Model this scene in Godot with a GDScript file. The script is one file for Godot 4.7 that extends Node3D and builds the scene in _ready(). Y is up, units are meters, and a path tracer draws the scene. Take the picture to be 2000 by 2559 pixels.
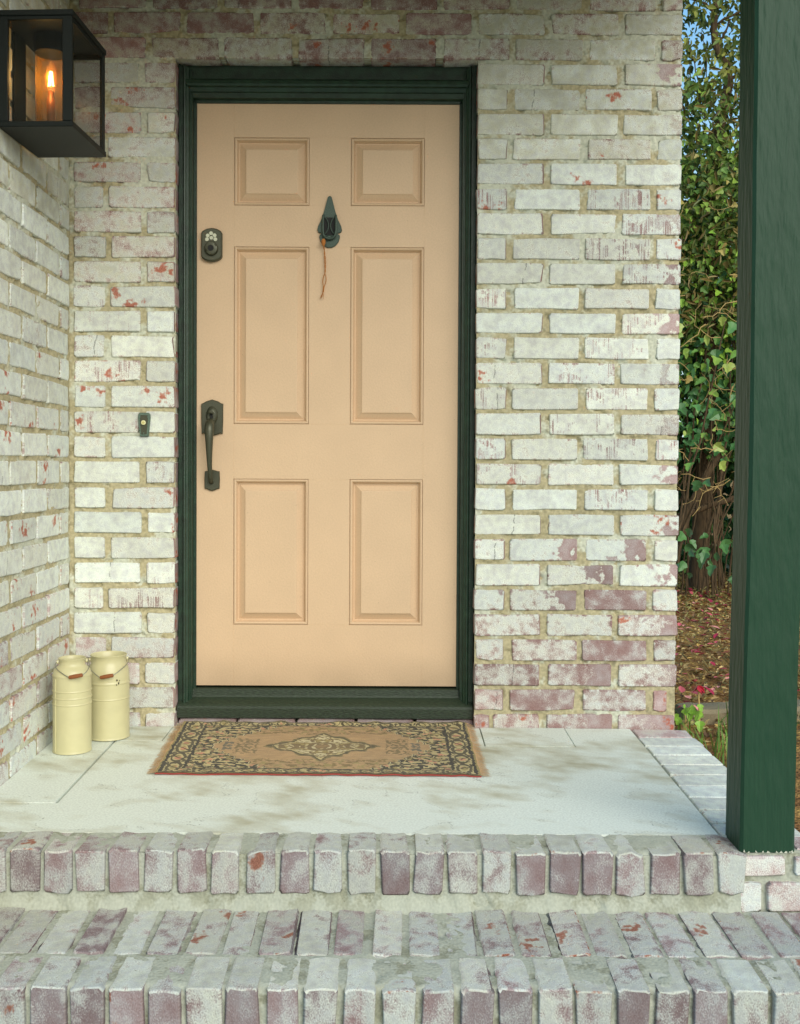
extends Node3D
# A painted-brick porch with a peach front door. World: door wall face at z = 0, porch floor at y = 0, camera looks along -z.

var rng := RandomNumberGenerator.new()
var M := {}
var slots := []            # what is painted on each brick face of the shared brick texture
const COLS := 16
const SW := 128
const SH := 45
const ROWS := 45

# ------------------------------------------------------------------ mesh builder
class MB:
	var v := PackedVector3Array()
	var n := PackedVector3Array()
	var uv := PackedVector2Array()
	var c := PackedColorArray()
	var idx := PackedInt32Array()
	var tint := Color(1, 1, 1)
	func vert(p: Vector3, nn: Vector3, t := Vector2.ZERO) -> int:
		v.push_back(p); n.push_back(nn); uv.push_back(t); c.push_back(tint)
		return v.size() - 1
	func face(a: int, b: int, d: int) -> void:   # wound so that it faces the way its normals point
		var g := (v[b] - v[a]).cross(v[d] - v[a])
		if g.dot(n[a] + n[b] + n[d]) > 0.0:
			idx.push_back(a); idx.push_back(d); idx.push_back(b)
		else:
			idx.push_back(a); idx.push_back(b); idx.push_back(d)
	func tri(a: Vector3, b: Vector3, d: Vector3, hint: Vector3, ta := Vector2.ZERO, tb := Vector2.ZERO, td := Vector2.ZERO) -> void:
		var g := (b - a).cross(d - a)
		if g.length_squared() < 1e-16:
			return
		g = g.normalized()
		if g.dot(hint) < 0.0:
			g = -g
		face(vert(a, g, ta), vert(b, g, tb), vert(d, g, td))
	func quad(a: Vector3, b: Vector3, d: Vector3, e: Vector3, hint: Vector3, ta := Vector2(0, 1), tb := Vector2(1, 1), td := Vector2(1, 0), te := Vector2(0, 0)) -> void:
		var g := (d - a).cross(e - b)
		if g.length_squared() < 1e-18:
			return
		g = g.normalized()
		if g.dot(hint) < 0.0:
			g = -g
		var i := vert(a, g, ta)
		var j := vert(b, g, tb)
		var k := vert(d, g, td)
		var l := vert(e, g, te)
		face(i, j, k)
		face(i, k, l)
	func box(lo: Vector3, hi: Vector3, bev := 0.0) -> void:
		# chamfered box: four rings along z
		var rings := []
		var b := minf(bev, 0.45 * minf(hi.x - lo.x, minf(hi.y - lo.y, hi.z - lo.z)))
		if b <= 0.0:
			rings = [_rect(lo, hi, lo.z, 0.0, 0.0), _rect(lo, hi, hi.z, 0.0, 0.0)]
		else:
			rings = [_rect(lo, hi, lo.z, b, b), _rect(lo, hi, lo.z + b, 0.0, b), _rect(lo, hi, hi.z - b, 0.0, b), _rect(lo, hi, hi.z, b, b)]
		loft(rings, false, true, true)
	func _rect(lo: Vector3, hi: Vector3, z: float, inset: float, b: float) -> PackedVector3Array:
		var x0 := lo.x + inset
		var x1 := hi.x - inset
		var y0 := lo.y + inset
		var y1 := hi.y - inset
		if b <= 0.0:
			return PackedVector3Array([Vector3(x0, y0, z), Vector3(x1, y0, z), Vector3(x1, y1, z), Vector3(x0, y1, z)])
		var k := b * 0.6
		return PackedVector3Array([Vector3(x0 + k, y0, z), Vector3(x1 - k, y0, z), Vector3(x1, y0 + k, z), Vector3(x1, y1 - k, z), Vector3(x1 - k, y1, z), Vector3(x0 + k, y1, z), Vector3(x0, y1 - k, z), Vector3(x0, y0 + k, z)])
	func loft(rings: Array, smooth := true, cap0 := true, cap1 := true, closed := true) -> void:
		var m: int = rings[0].size()
		var cen := []
		for r in rings:
			var s := Vector3.ZERO
			for p in r:
				s += p
			cen.push_back(s / m)
		var whole := Vector3.ZERO
		for q in cen:
			whole += q
		whole /= cen.size()
		var last := m if closed else m - 1
		if smooth:
			var nor := []
			for i in rings.size():
				var row := PackedVector3Array()
				for j in m:
					var a: Vector3 = rings[i][(j + 1) % m] - rings[i][(j - 1 + m) % m]
					if not closed:
						a = rings[i][mini(j + 1, m - 1)] - rings[i][maxi(j - 1, 0)]
					var b: Vector3 = rings[mini(i + 1, rings.size() - 1)][j] - rings[maxi(i - 1, 0)][j]
					var g := a.cross(b)
					row.push_back(g.normalized() if g.length_squared() > 1e-18 else (rings[i][j] - cen[i]).normalized())
				nor.push_back(row)
			# one sign for the whole skin, taken from the widest ring
			var sg := 0.0
			for i in rings.size():
				for j in m:
					sg += nor[i][j].dot(rings[i][j] - cen[i])
			sg = 1.0 if sg >= 0.0 else -1.0
			var base := v.size()
			for i in rings.size():
				for j in m:
					vert(rings[i][j], nor[i][j] * sg, Vector2(float(j) / m, float(i) / rings.size()))
			for i in rings.size() - 1:
				for j in last:
					var q0 := base + i * m + j
					var q1 := base + i * m + (j + 1) % m
					face(q0, q1, q1 + m)
					face(q0, q1 + m, q0 + m)
		else:
			for i in rings.size() - 1:
				for j in last:
					var a: Vector3 = rings[i][j]
					var b: Vector3 = rings[i][(j + 1) % m]
					var d: Vector3 = rings[i + 1][(j + 1) % m]
					var e: Vector3 = rings[i + 1][j]
					var hint: Vector3 = (a + b + d + e) / 4.0 - (cen[i] + cen[i + 1]) / 2.0
					if hint.length_squared() < 1e-14:
						hint = (a + b) / 2.0 - whole
					quad(a, b, d, e, hint)
		for k in 2:
			if (cap0 if k == 0 else cap1):
				var r: PackedVector3Array = rings[0 if k == 0 else rings.size() - 1]
				var mid: Vector3 = cen[0 if k == 0 else rings.size() - 1]
				var out: Vector3 = mid - cen[1 if k == 0 else rings.size() - 2]
				if out.length_squared() < 1e-14:
					out = mid - whole
				for j in m:
					tri(mid, r[j], r[(j + 1) % m], out)
	func tube(path: PackedVector3Array, rad: PackedFloat32Array, sides := 8, caps := true) -> void:
		var rings := []
		var up := Vector3(0.31, 0.17, 0.93)
		for i in path.size():
			var d := (path[mini(i + 1, path.size() - 1)] - path[maxi(i - 1, 0)]).normalized()
			var s := d.cross(up)
			if s.length() < 0.15:
				s = d.cross(Vector3(1, 0.2, 0))
			s = s.normalized()
			var t := s.cross(d).normalized()
			up = t.cross(s) if false else (d.cross(s) * -1.0).cross(s) if false else up
			var r := rad[mini(i, rad.size() - 1)]
			var ring := PackedVector3Array()
			for j in sides:
				var a := TAU * j / sides
				ring.push_back(path[i] + (s * cos(a) + t * sin(a)) * r)
			rings.push_back(ring)
		loft(rings, true, caps, caps)
	func lathe(at: Vector3, prof: Array, sides := 40) -> void:   # prof: Vector2(radius, height)
		var rings := []
		for q in prof:
			var ring := PackedVector3Array()
			for j in sides:
				var a := TAU * j / sides
				ring.push_back(at + Vector3(cos(a) * q.x, q.y, sin(a) * q.x))
			rings.push_back(ring)
		# normals from the profile itself
		for i in rings.size() - 1:
			var t: Vector2 = prof[i + 1] - prof[i]
			var nn := Vector2(t.y, -t.x).normalized()
			var n0 := nn
			var n1 := nn
			if i > 0:
				var tp: Vector2 = prof[i] - prof[i - 1]
				var np := Vector2(tp.y, -tp.x).normalized()
				if np.dot(nn) > 0.5:
					n0 = (np + nn).normalized()
			if i < rings.size() - 2:
				var tq: Vector2 = prof[i + 2] - prof[i + 1]
				var nq := Vector2(tq.y, -tq.x).normalized()
				if nq.dot(nn) > 0.5:
					n1 = (nq + nn).normalized()
			var base := v.size()
			for j in sides:
				var a := TAU * j / sides
				vert(rings[i][j], Vector3(cos(a) * n0.x, n0.y, sin(a) * n0.x), Vector2(float(j) / sides, prof[i].y))
				vert(rings[i + 1][j], Vector3(cos(a) * n1.x, n1.y, sin(a) * n1.x), Vector2(float(j) / sides, prof[i + 1].y))
			for j in sides:
				var q := base + j * 2
				var w := base + ((j + 1) % sides) * 2
				face(q, w, w + 1)
				face(q, w + 1, q + 1)
	func extrude(poly: PackedVector2Array, z0: float, z1: float, bev := 0.0) -> void:   # outline in x,y; front at z1
		var cen := Vector2.ZERO
		for q in poly:
			cen += q
		cen /= poly.size()
		var rings := []
		for k in 3:
			var ring := PackedVector3Array()
			for q in poly:
				var z: float = [z0, z1 - bev, z1][k]
				var s := 0.0
				if k == 2:
					s = bev / maxf((q - cen).length(), 1e-4)
				var w := q.lerp(cen, s)
				ring.push_back(Vector3(w.x, w.y, z))
			rings.push_back(ring)
		loft(rings, false, false, false)
		var tris := Geometry2D.triangulate_polygon(poly)
		var i := 0
		while i < tris.size():
			tri(rings[2][tris[i]], rings[2][tris[i + 1]], rings[2][tris[i + 2]], Vector3(0, 0, 1))
			i += 3
	func mesh() -> ArrayMesh:
		var arr := []
		arr.resize(Mesh.ARRAY_MAX)
		arr[Mesh.ARRAY_VERTEX] = v
		arr[Mesh.ARRAY_NORMAL] = n
		arr[Mesh.ARRAY_TEX_UV] = uv
		arr[Mesh.ARRAY_COLOR] = c
		arr[Mesh.ARRAY_INDEX] = idx
		var am := ArrayMesh.new()
		am.add_surface_from_arrays(Mesh.PRIMITIVE_TRIANGLES, arr)
		return am

# ------------------------------------------------------------------ scene helpers
func thing(called: String, label: String, category: String, at := Vector3.ZERO, group := "", kind := "") -> Node3D:
	var o := Node3D.new()
	o.name = called
	add_child(o, true)
	o.position = at
	mark(o, label, category, group, kind)
	return o

func mark(o: Node, label: String, category: String, group := "", kind := "") -> void:
	o.set_meta("label", label)
	o.set_meta("category", category)
	if group:
		o.set_meta("group", group)
	if kind:
		o.set_meta("kind", kind)

func part(parent: Node, called: String, mesh: Mesh, mat: Material, at := Vector3.ZERO) -> MeshInstance3D:
	var o := MeshInstance3D.new()
	o.name = called
	o.mesh = mesh
	o.material_override = mat
	o.position = at
	o.cast_shadow = GeometryInstance3D.SHADOW_CASTING_SETTING_ON
	parent.add_child(o, true)
	return o

func S(r: float, g: float, b: float) -> Color:
	return Color(r / 255.0, g / 255.0, b / 255.0)

func plain(col: Color, rough := 0.6, metal := 0.0, spec := 0.5) -> StandardMaterial3D:
	var m := StandardMaterial3D.new()
	m.albedo_color = col
	m.roughness = rough
	m.metallic = metal
	m.metallic_specular = spec
	return m

func noise(freq: float, sd: int, oct := 3, kind := FastNoiseLite.TYPE_SIMPLEX_SMOOTH) -> FastNoiseLite:
	var f := FastNoiseLite.new()
	f.seed = sd
	f.frequency = freq
	f.noise_type = kind
	f.fractal_octaves = oct
	return f

func nbytes(w: int, h: int, freq: float, sd: int, oct := 3) -> PackedByteArray:
	var im := noise(freq, sd, oct).get_seamless_image(w, h)
	im.convert(Image.FORMAT_L8)
	return im.get_data()

func tex(w: int, h: int, data: PackedByteArray, fmt := Image.FORMAT_RGB8) -> ImageTexture:
	return ImageTexture.create_from_image(Image.create_from_data(w, h, false, fmt, data))

func bump(m: StandardMaterial3D, t: Texture2D, cm: float) -> void:
	m.heightmap_enabled = true
	m.heightmap_texture = t
	m.heightmap_scale = cm

func sm(a: float, b: float, x: float) -> float:
	var t := clampf((x - a) / (b - a), 0.0, 1.0)
	return t * t * (3.0 - 2.0 * t)

# ------------------------------------------------------------------ ready
func _ready() -> void:
	rng.seed = 7
	camera_and_light()
	materials()
	door_wall()
	side_wall()
	porch()
	door_frame()
	front_door()
	post()
	porch_roof()
	garden()
	lantern()
	cans()
	rug()
	small_things()
	paint_bricks()

func camera_and_light() -> void:
	var cam := Camera3D.new()
	cam.name = "camera"
	cam.projection = Camera3D.PROJECTION_FRUSTUM
	cam.near = 0.05
	cam.far = 400.0
	cam.size = 2559.0 / 2700.0 * cam.near
	cam.frustum_offset = Vector2(20.0 / 2700.0, -60.5 / 2700.0) * cam.near
	cam.position = Vector3(0, 0.889, 3.66)
	cam.rotation = Vector3(-0.02, 0, 0.005)
	add_child(cam)
	cam.current = true
	var env := Environment.new()
	env.background_mode = Environment.BG_SKY
	env.tonemap_mode = Environment.TONE_MAPPER_LINEAR
	env.tonemap_exposure = 1.80
	env.sdfgi_enabled = true
	env.ssao_enabled = true
	env.ssil_enabled = true
	var sky := Sky.new()
	var ps := ProceduralSkyMaterial.new()
	ps.sky_top_color = Color(0.22, 0.50, 0.71)
	ps.sky_horizon_color = Color(0.85, 0.95, 0.925)
	ps.sky_curve = 0.16
	ps.sky_energy_multiplier = 1.0
	ps.ground_bottom_color = Color(0.42, 0.40, 0.34)
	ps.ground_horizon_color = Color(0.60, 0.60, 0.52)
	sky.sky_material = ps
	env.sky = sky
	var we := WorldEnvironment.new()
	we.name = "world_environment"
	we.environment = env
	add_child(we)
	var sun := DirectionalLight3D.new()
	sun.name = "sun"
	sun.light_energy = 0.5
	sun.light_color = Color(1.0, 0.99, 0.95)
	sun.light_angular_distance = 48.0
	sun.shadow_enabled = true
	add_child(sun)
	sun.look_at_from_position(Vector3(2.6, 3.0, 5.0), Vector3.ZERO, Vector3.UP)

# ------------------------------------------------------------------ materials
func materials() -> void:
	M.brick = plain(Color.WHITE, 0.85, 0.0, 0.35)
	# fine grain used for relief on many things
	var g := nbytes(512, 512, 0.09, 31, 4)
	M.grain = tex(512, 512, g, Image.FORMAT_L8)
	M.lumps = tex(256, 256, nbytes(256, 256, 0.03, 32, 4), Image.FORMAT_L8)
	# vertical wood grain
	var wg := noise(0.11, 41, 4).get_seamless_image(512, 24)
	wg.convert(Image.FORMAT_L8)
	wg.resize(512, 512, Image.INTERPOLATE_CUBIC)
	M.woodgrain = ImageTexture.create_from_image(wg)
	M.mortar = mortar_material(false)
	M.bed = mortar_material(true)
	M.slab = slab_material()
	M.door = door_material()
	M.green = plain(S(33, 66, 47), 0.48, 0.0, 0.34)
	M.green.uv1_triplanar = true
	M.green.uv1_scale = Vector3(4.0, 0.9, 4.0)
	bump(M.green, M.lumps, 0.22)
	M.green.albedo_texture = tinted(M.woodgrain, 0.05, 61)
	M.frame_green = plain(S(34, 62, 44), 0.42, 0.0, 0.5)
	M.frame_green.uv1_triplanar = true
	M.frame_green.uv1_scale = Vector3.ONE * 3.0
	M.frame_green.albedo_texture = tinted(M.lumps, 0.25, 62)
	bump(M.frame_green, M.grain, 0.06)
	M.sill_green = plain(S(50, 66, 48), 0.55)
	M.sill_green.uv1_triplanar = true
	M.sill_green.uv1_scale = Vector3(1.2, 6, 6)
	M.sill_green.albedo_texture = tinted(M.grain, 0.35, 63)
	bump(M.sill_green, M.grain, 0.12)
	M.bronze = plain(S(92, 94, 74), 0.42, 0.45, 0.6)
	M.bronze.uv1_triplanar = true
	M.bronze.uv1_scale = Vector3.ONE * 9.0
	M.bronze.albedo_texture = tinted(M.grain, 0.35, 64)
	M.verdigris = plain(S(118, 142, 126), 0.5, 0.3)
	M.verdigris.uv1_triplanar = true
	M.verdigris.uv1_scale = Vector3.ONE * 8.0
	M.verdigris.albedo_texture = tinted(M.grain, 0.4, 65)
	M.knocker = M.verdigris.duplicate()
	M.knocker.albedo_color = S(84, 104, 92)
	M.black = plain(S(18, 19, 18), 0.7)
	M.iron = plain(S(19, 29, 26), 0.5, 0.2, 0.4)
	M.iron.uv1_triplanar = true
	M.iron.uv1_scale = Vector3.ONE * 6.0
	M.iron.albedo_texture = tinted(M.grain, 0.5, 66)
	bump(M.iron, M.grain, 0.04)
	M.cream = plain(S(203, 197, 154), 0.32, 0.0, 0.5)
	M.cream.uv1_triplanar = true
	M.cream.uv1_scale = Vector3.ONE * 2.0
	M.cream.albedo_texture = tinted(M.lumps, 0.03, 67)
	M.wire = plain(S(150, 150, 138), 0.4, 0.7)
	M.grip = plain(S(138, 80, 40), 0.55)
	M.twine = plain(S(176, 112, 52), 0.9)
	M.glass = plain(Color(0.10, 0.11, 0.10, 0.16), 0.27, 0.0, 0.4)
	M.glass.transparency = BaseMaterial3D.TRANSPARENCY_ALPHA
	M.dusty = plain(Color(0.09, 0.10, 0.09, 0.34), 0.27, 0.0, 0.4)
	M.dusty.transparency = BaseMaterial3D.TRANSPARENCY_ALPHA
	M.amber = plain(Color(0.80, 0.62, 0.34, 0.40), 0.3)
	M.amber.transparency = BaseMaterial3D.TRANSPARENCY_ALPHA
	M.bark = plain(S(120, 98, 70), 0.9)
	M.bark.uv1_triplanar = true
	M.bark.uv1_scale = Vector3.ONE * 3.0
	M.bark.albedo_texture = tinted(M.woodgrain, 0.45, 68)
	bump(M.bark, M.woodgrain, 0.5)
	M.twig = plain(S(186, 160, 104), 0.85)
	M.leaf = plain(Color.WHITE, 0.5, 0.0, 0.45)
	M.leaf.vertex_color_use_as_albedo = true
	M.leaf.backlight_enabled = true
	M.leaf.backlight = Color(0.45, 0.45, 0.45)
	M.litter = plain(Color.WHITE, 0.9)
	M.litter.vertex_color_use_as_albedo = true

# a light texture whose tone varies by amount, to multiply a colour with
func tinted(src: Texture2D, amount: float, _sd: int) -> ImageTexture:
	var im := src.get_image().duplicate()
	im.convert(Image.FORMAT_L8)
	var d: PackedByteArray = im.get_data()
	for i in d.size():
		d[i] = int(255.0 * (1.0 - amount * (1.0 - clampf((d[i] / 255.0 - 0.5) * 1.8 + 0.5, 0.0, 1.0))))
	return tex(im.get_width(), im.get_height(), d, Image.FORMAT_L8)

func mortar_material(pale: bool) -> StandardMaterial3D:
	var w := 1024
	var col := PackedByteArray()
	col.resize(w * w * 3)
	var hh := PackedByteArray()
	hh.resize(w * w)
	var b := nbytes(w, w, 0.012, 101 if pale else 102, 4)
	var g := nbytes(w, w, 0.22, 103, 3)
	var b2 := nbytes(w, w, 0.035, 105, 3)
	for y in w:
		var up := 1.0 - float(y) / w
		var smear := 0.78 if pale else lerpf(0.34, 0.64, sm(0.40, 0.80, up))
		for x in w:
			var i := y * w + x
			var n0 := b[i] / 255.0
			var n1 := b2[i] / 255.0
			var gr := g[i] / 255.0
			var wh := clampf((smear + (n0 - 0.5) * 1.3 + (n1 - 0.5) * 0.9 + (gr - 0.5) * 0.3 - 0.45) / 0.30, 0.0, 1.0) * 0.85
			var dk := clampf((n1 - 0.62) * 4.0, 0.0, 1.0) * 0.5
			var t := 0.88 + 0.24 * gr
			var r0 := lerpf(182.0, 134.0, dk) * t
			var g0 := lerpf(173.0, 126.0, dk) * t
			var b0 := lerpf(140.0, 98.0, dk) * t
			var tw := 0.9 + 0.18 * gr
			var pk := 0.86 if pale else 1.0
			col[i * 3] = clampi(int(pk * lerpf(r0 * (0.94 if pale else 1.0), 208.0 * tw, wh)), 0, 255)
			col[i * 3 + 1] = clampi(int(pk * lerpf(g0, 213.0 * tw, wh)), 0, 255)
			col[i * 3 + 2] = clampi(int(pk * lerpf(b0 * (1.08 if pale else 1.0), 197.0 * tw, wh)), 0, 255)
			hh[i] = clampi(int(255.0 * (0.25 + 0.4 * gr + 0.2 * n1 + 0.15 * wh)), 0, 255)
	var m := plain(Color.WHITE, 0.92, 0.0, 0.3)
	m.albedo_texture = tex(w, w, col)
	bump(m, tex(w, w, hh, Image.FORMAT_L8), 0.28)
	if pale:
		m.uv1_triplanar = true
		m.uv1_world_triplanar = true
		m.uv1_scale = Vector3.ONE * 0.5
	return m

func slab_material() -> StandardMaterial3D:
	var w := 1024
	var col := PackedByteArray()
	col.resize(w * w * 3)
	var hh := PackedByteArray()
	hh.resize(w * w)
	var a := nbytes(w, w, 0.0045, 201, 5)
	var b := nbytes(w, w, 0.011, 202, 5)
	var g := nbytes(w, w, 0.3, 203, 2)
	for y in w:
		for x in w:
			var i := y * w + x
			# blotches drawn out along x, as the brush went
			var j := ((y + (x >> 2)) & 1023) * w + x
			var n0 := a[j] / 255.0
			var n1 := b[((y * 2 - x) & 1023) * w + ((x + (y >> 1)) & 1023)] / 255.0
			var gr := g[i] / 255.0
			var st := clampf((n0 * 0.75 + n1 * 0.50 - 0.60) * 2.0 + (gr - 0.5) * 0.2, 0.0, 1.0)
			var dk := clampf((n1 * 0.7 + gr * 0.3 - 0.60) * 4.0, 0.0, 1.0) * clampf((n0 - 0.52) * 4.0, 0.0, 1.0)
			var t := 0.90 + 0.17 * gr
			col[i * 3] = clampi(int((lerpf(lerpf(224.0, 186.0, st), 160.0, dk * 0.4)) * t), 0, 255)
			col[i * 3 + 1] = clampi(int((lerpf(lerpf(232.0, 185.0, st), 154.0, dk * 0.4)) * t), 0, 255)
			col[i * 3 + 2] = clampi(int((lerpf(lerpf(223.0, 163.0, st), 122.0, dk * 0.4)) * t), 0, 255)
			# pits, and hairline cracks where a slow noise crosses its middle
			var hair := 1.0 if absf(n0 - 0.5 + (n1 - 0.5) * 0.2) < 0.0016 and n1 > 0.42 else 0.0
			if gr > 0.86 or hair > 0.0:
				for q in 3:
					col[i * 3 + q] = int(col[i * 3 + q] * (0.78 if hair > 0.0 else 0.9))
			hh[i] = clampi(int(255.0 * (0.3 + 0.25 * gr + 0.4 * n1 - 0.2 * hair)), 0, 255)
	var m := plain(Color.WHITE, 0.62, 0.0, 0.4)
	m.albedo_texture = tex(w, w, col)
	bump(m, tex(w, w, hh, Image.FORMAT_L8), 0.18)
	return m

func door_material() -> StandardMaterial3D:
	var w := 512
	var h := 1024
	var col := PackedByteArray()
	col.resize(w * h * 3)
	var a := nbytes(w, h, 0.008, 301, 3)
	var g := nbytes(w, h, 0.25, 302, 2)
	for y in h:
		for x in w:
			var i := y * w + x
			var n0 := a[i] / 255.0
			var gr := g[i] / 255.0
			var t := 0.965 + 0.05 * gr + 0.03 * (n0 - 0.5)
			# hand marks below the keypad and near the grip
			var d1 := Vector2((x - 40.0) / 22.0, (y - 250.0) / 34.0).length()
			var mk := clampf(1.0 - d1, 0.0, 1.0) * clampf((gr * 0.6 + n0 * 0.8 - 0.5) * 2.0, 0.0, 1.0) * 0.35
			t *= 1.0 - 0.10 * sm(0.93, 1.0, float(y) / h) * (0.4 + n0)
			var speck := 0.75 if g[(i * 7 + 13) % (w * h)] > 247 else 1.0
			col[i * 3] = clampi(int(lerpf(215.0, 182.0, mk) * t * speck), 0, 255)
			col[i * 3 + 1] = clampi(int(lerpf(185.5, 149.0, mk) * t * speck), 0, 255)
			col[i * 3 + 2] = clampi(int(lerpf(152.0, 102.0, mk) * t * speck), 0, 255)
	var m := plain(Color.WHITE, 0.48, 0.0, 0.45)
	m.albedo_texture = tex(w, h, col)
	bump(m, tex(w, h, g, Image.FORMAT_L8), 0.03)
	return m

# ------------------------------------------------------------------ bricks
func slot(p: Dictionary) -> int:
	slots.push_back(p)
	return slots.size() - 1

func suv(s: int, u: float, w: float) -> Vector2:   # u, w in 0..1 inside slot s, w downwards
	var cx := s % COLS
	var cy := s / COLS
	return Vector2((cx * SW + 2.0 + clampf(u, 0.0, 1.0) * (SW - 4.0)) / (COLS * SW), (cy * SH + 2.0 + clampf(w, 0.0, 1.0) * (SH - 4.0)) / (ROWS * SH))

# a worn brick: front face at z = 0 looking along +z, centred in x and y, d deep; lw, lh: the size that fills its slot
func brick_mesh(w: float, h: float, d: float, sf: int, st: int, lw := 0.222, lh := 0.07, worn := 1.0, sx := -1) -> ArrayMesh:
	var mb := MB.new()
	var bev := 0.0040 * minf(worn, 1.1)
	var cr := 0.0045 * minf(worn, 1.1)
	var x := w / 2.0
	var y := h / 2.0
	var outl := [Vector2(-x + cr, -y), Vector2(0, -y), Vector2(x - cr, -y), Vector2(x, -y + cr), Vector2(x, y - cr), Vector2(x - cr, y), Vector2(0, y), Vector2(-x + cr, y), Vector2(-x, y - cr), Vector2(-x, -y + cr)]
	for ck in [[2, 3], [4, 5], [7, 8], [9, 0]]:
		if rng.randf() < (0.05 if worn < 1.2 else 0.16):
			var cut := rng.randf_range(0.08, 0.24) * minf(w, h) * 0.5
			for ci in ck:
				outl[ci] -= Vector2(signf(outl[ci].x), signf(outl[ci].y)) * cut * rng.randf_range(0.1, 1.0)
	var f := PackedVector3Array()
	var o := PackedVector3Array()
	var bk := PackedVector3Array()
	for q in outl:
		var e: Vector2 = q + Vector2(rng.randf_range(-1, 1), rng.randf_range(-1, 1)) * 0.0021 * worn
		var k := bev * rng.randf_range(0.5, 1.4)
		var s := Vector2(e.x - signf(e.x) * minf(k, absf(e.x)), e.y - signf(e.y) * k)
		f.push_back(Vector3(s.x, s.y, rng.randf_range(-0.0008, 0.0008)))
		o.push_back(Vector3(e.x, e.y, -bev))
		bk.push_back(Vector3(e.x, e.y, -d))
	var fz := Vector3(0, 0, 1)
	var fi := []
	var c0 := mb.vert(Vector3.ZERO, fz, suv(sf, 0.5 * minf(1.0, w / lw), 0.5 * minf(1.0, h / lh)))
	var k0 := minf(1.0, w / lw)
	var k1 := minf(1.0, h / lh)
	for i in 10:
		fi.push_back(mb.vert(f[i], fz, suv(sf, (f[i].x / w + 0.5) * k0, (0.5 - f[i].y / h) * k1)))
	for i in 10:
		mb.face(c0, fi[i], fi[(i + 1) % 10])
	for i in 10:
		var j := (i + 1) % 10
		var mid := (o[i] + o[j]) / 2.0
		var out := Vector3(mid.x / w, mid.y / h, 0)
		var side := Vector3(signf(out.x), 0, 0) if absf(out.x) > absf(out.y) + 0.02 else Vector3(0, signf(out.y), 0)
		var top := side.y > 0.5
		var ss := st if top else sx if sx >= 0 and side.x != 0.0 else sf
		var q0 := mb.vert(f[i], fz, suv(sf, (f[i].x / w + 0.5) * k0, (0.5 - f[i].y / h) * k1))
		var q1 := mb.vert(f[j], fz, suv(sf, (f[j].x / w + 0.5) * k0, (0.5 - f[j].y / h) * k1))
		var q2 := mb.vert(o[j], side, edge_uv(ss, o[j], top, side, w, h, lw, k0, k1))
		var q3 := mb.vert(o[i], side, edge_uv(ss, o[i], top, side, w, h, lw, k0, k1))
		if top and st != sf:
			mb.uv[q0] = edge_uv(ss, f[i], top, side, w, h, lw, k0, k1)
			mb.uv[q1] = edge_uv(ss, f[j], top, side, w, h, lw, k0, k1)
		mb.face(q0, q1, q2)
		mb.face(q0, q2, q3)
		var a := mb.vert(o[i], side, edge_uv(ss, o[i], top, side, w, h, lw, k0, k1))
		var b := mb.vert(o[j], side, edge_uv(ss, o[j], top, side, w, h, lw, k0, k1))
		var cc := mb.vert(bk[j], side, edge_uv(ss, bk[j], top, side, w, h, lw, k0, k1))
		var dd := mb.vert(bk[i], side, edge_uv(ss, bk[i], top, side, w, h, lw, k0, k1))
		mb.face(a, b, cc)
		mb.face(a, cc, dd)
	return mb.mesh()

func edge_uv(s: int, p: Vector3, _top: bool, side: Vector3, w: float, h: float, lw: float, k0: float, k1: float) -> Vector2:
	if side.x != 0.0:
		return suv(s, (0.5 + side.x * 0.5) * k0 + p.z / lw * side.x * -1.0 * -1.0, (0.5 - p.y / h) * k1)
	if side.y > 0.0:
		return suv(s, -p.z / lw, p.x / maxf(w, 0.07) + 0.5) if w < 0.1 else suv(s, (p.x / w + 0.5) * k0, -p.z / 0.1)
	return suv(s, (p.x / w + 0.5) * k0, 1.0 + p.z / 0.1)

func course_top(r: int) -> float:
	if r <= 14:
		return 2.411 - (r - 1) * (2.411 - 1.326) / 13.0
	return 1.326 - (r - 14) * (1.326 - 0.046) / 15.0

# how the paint lies on a brick of the door wall at x, y
func wall_paint(x: float, y: float, right: bool) -> Dictionary:
	var p := {cover = 0.80, blot = 0.16, streak = 0.0, chips = 0.21 if rng.randf() < 0.10 else 0.03, corner = 0.0, edge = 0.25, dirt = 0.10, haze = 0.5, crack = rng.randf() < 0.13}
	if right:
		p.streak = 0.75 if rng.randf() < 0.38 else 0.1
		if y > 1.95:
			p.cover = rng.randf_range(0.70, 0.88)
			p.dirt = 0.34
			p.streak = 0.12
		elif y < 0.62:
			var k := sm(0.62, 0.05, y)
			p.cover = lerpf(rng.randf_range(0.78, 0.92), rng.randf_range(0.34, 0.56), k)
			p.blot = 0.3
			p.chips = 0.21 if rng.randf() < 0.14 else 0.06
			p.edge = 0.5
			p.streak = 0.0
			p.corner = 0.75 if rng.randf() < 0.45 else 0.0
		else:
			p.cover = rng.randf_range(0.76, 0.92)
		if x > 0.85:
			p.corner = maxf(p.corner, rng.randf_range(0.2, 0.7))
	else:
		if y > 1.5:
			p.cover = rng.randf_range(0.54, 0.80)
			p.dirt = 0.30
			p.blot = 0.26
			p.chips = 0.24 if rng.randf() < 0.25 else 0.03
		elif y < 0.35:
			p.cover = rng.randf_range(0.52, 0.74)
			p.blot = 0.26
			p.haze = 0.9
		else:
			p.cover = rng.randf_range(0.70, 0.9)
			p.chips = 0.28 if rng.randf() < 0.35 else 0.05
			p.streak = 0.5 if rng.randf() < 0.25 else 0.0
	if y > 2.25:
		p.haze = 0.28
		p.cover = rng.randf_range(0.40, 0.62)
		p.chips = 0.22 if rng.randf() < 0.25 else 0.05
		p.dirt = 0.5
		p.blot = 0.3
	return p

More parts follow.
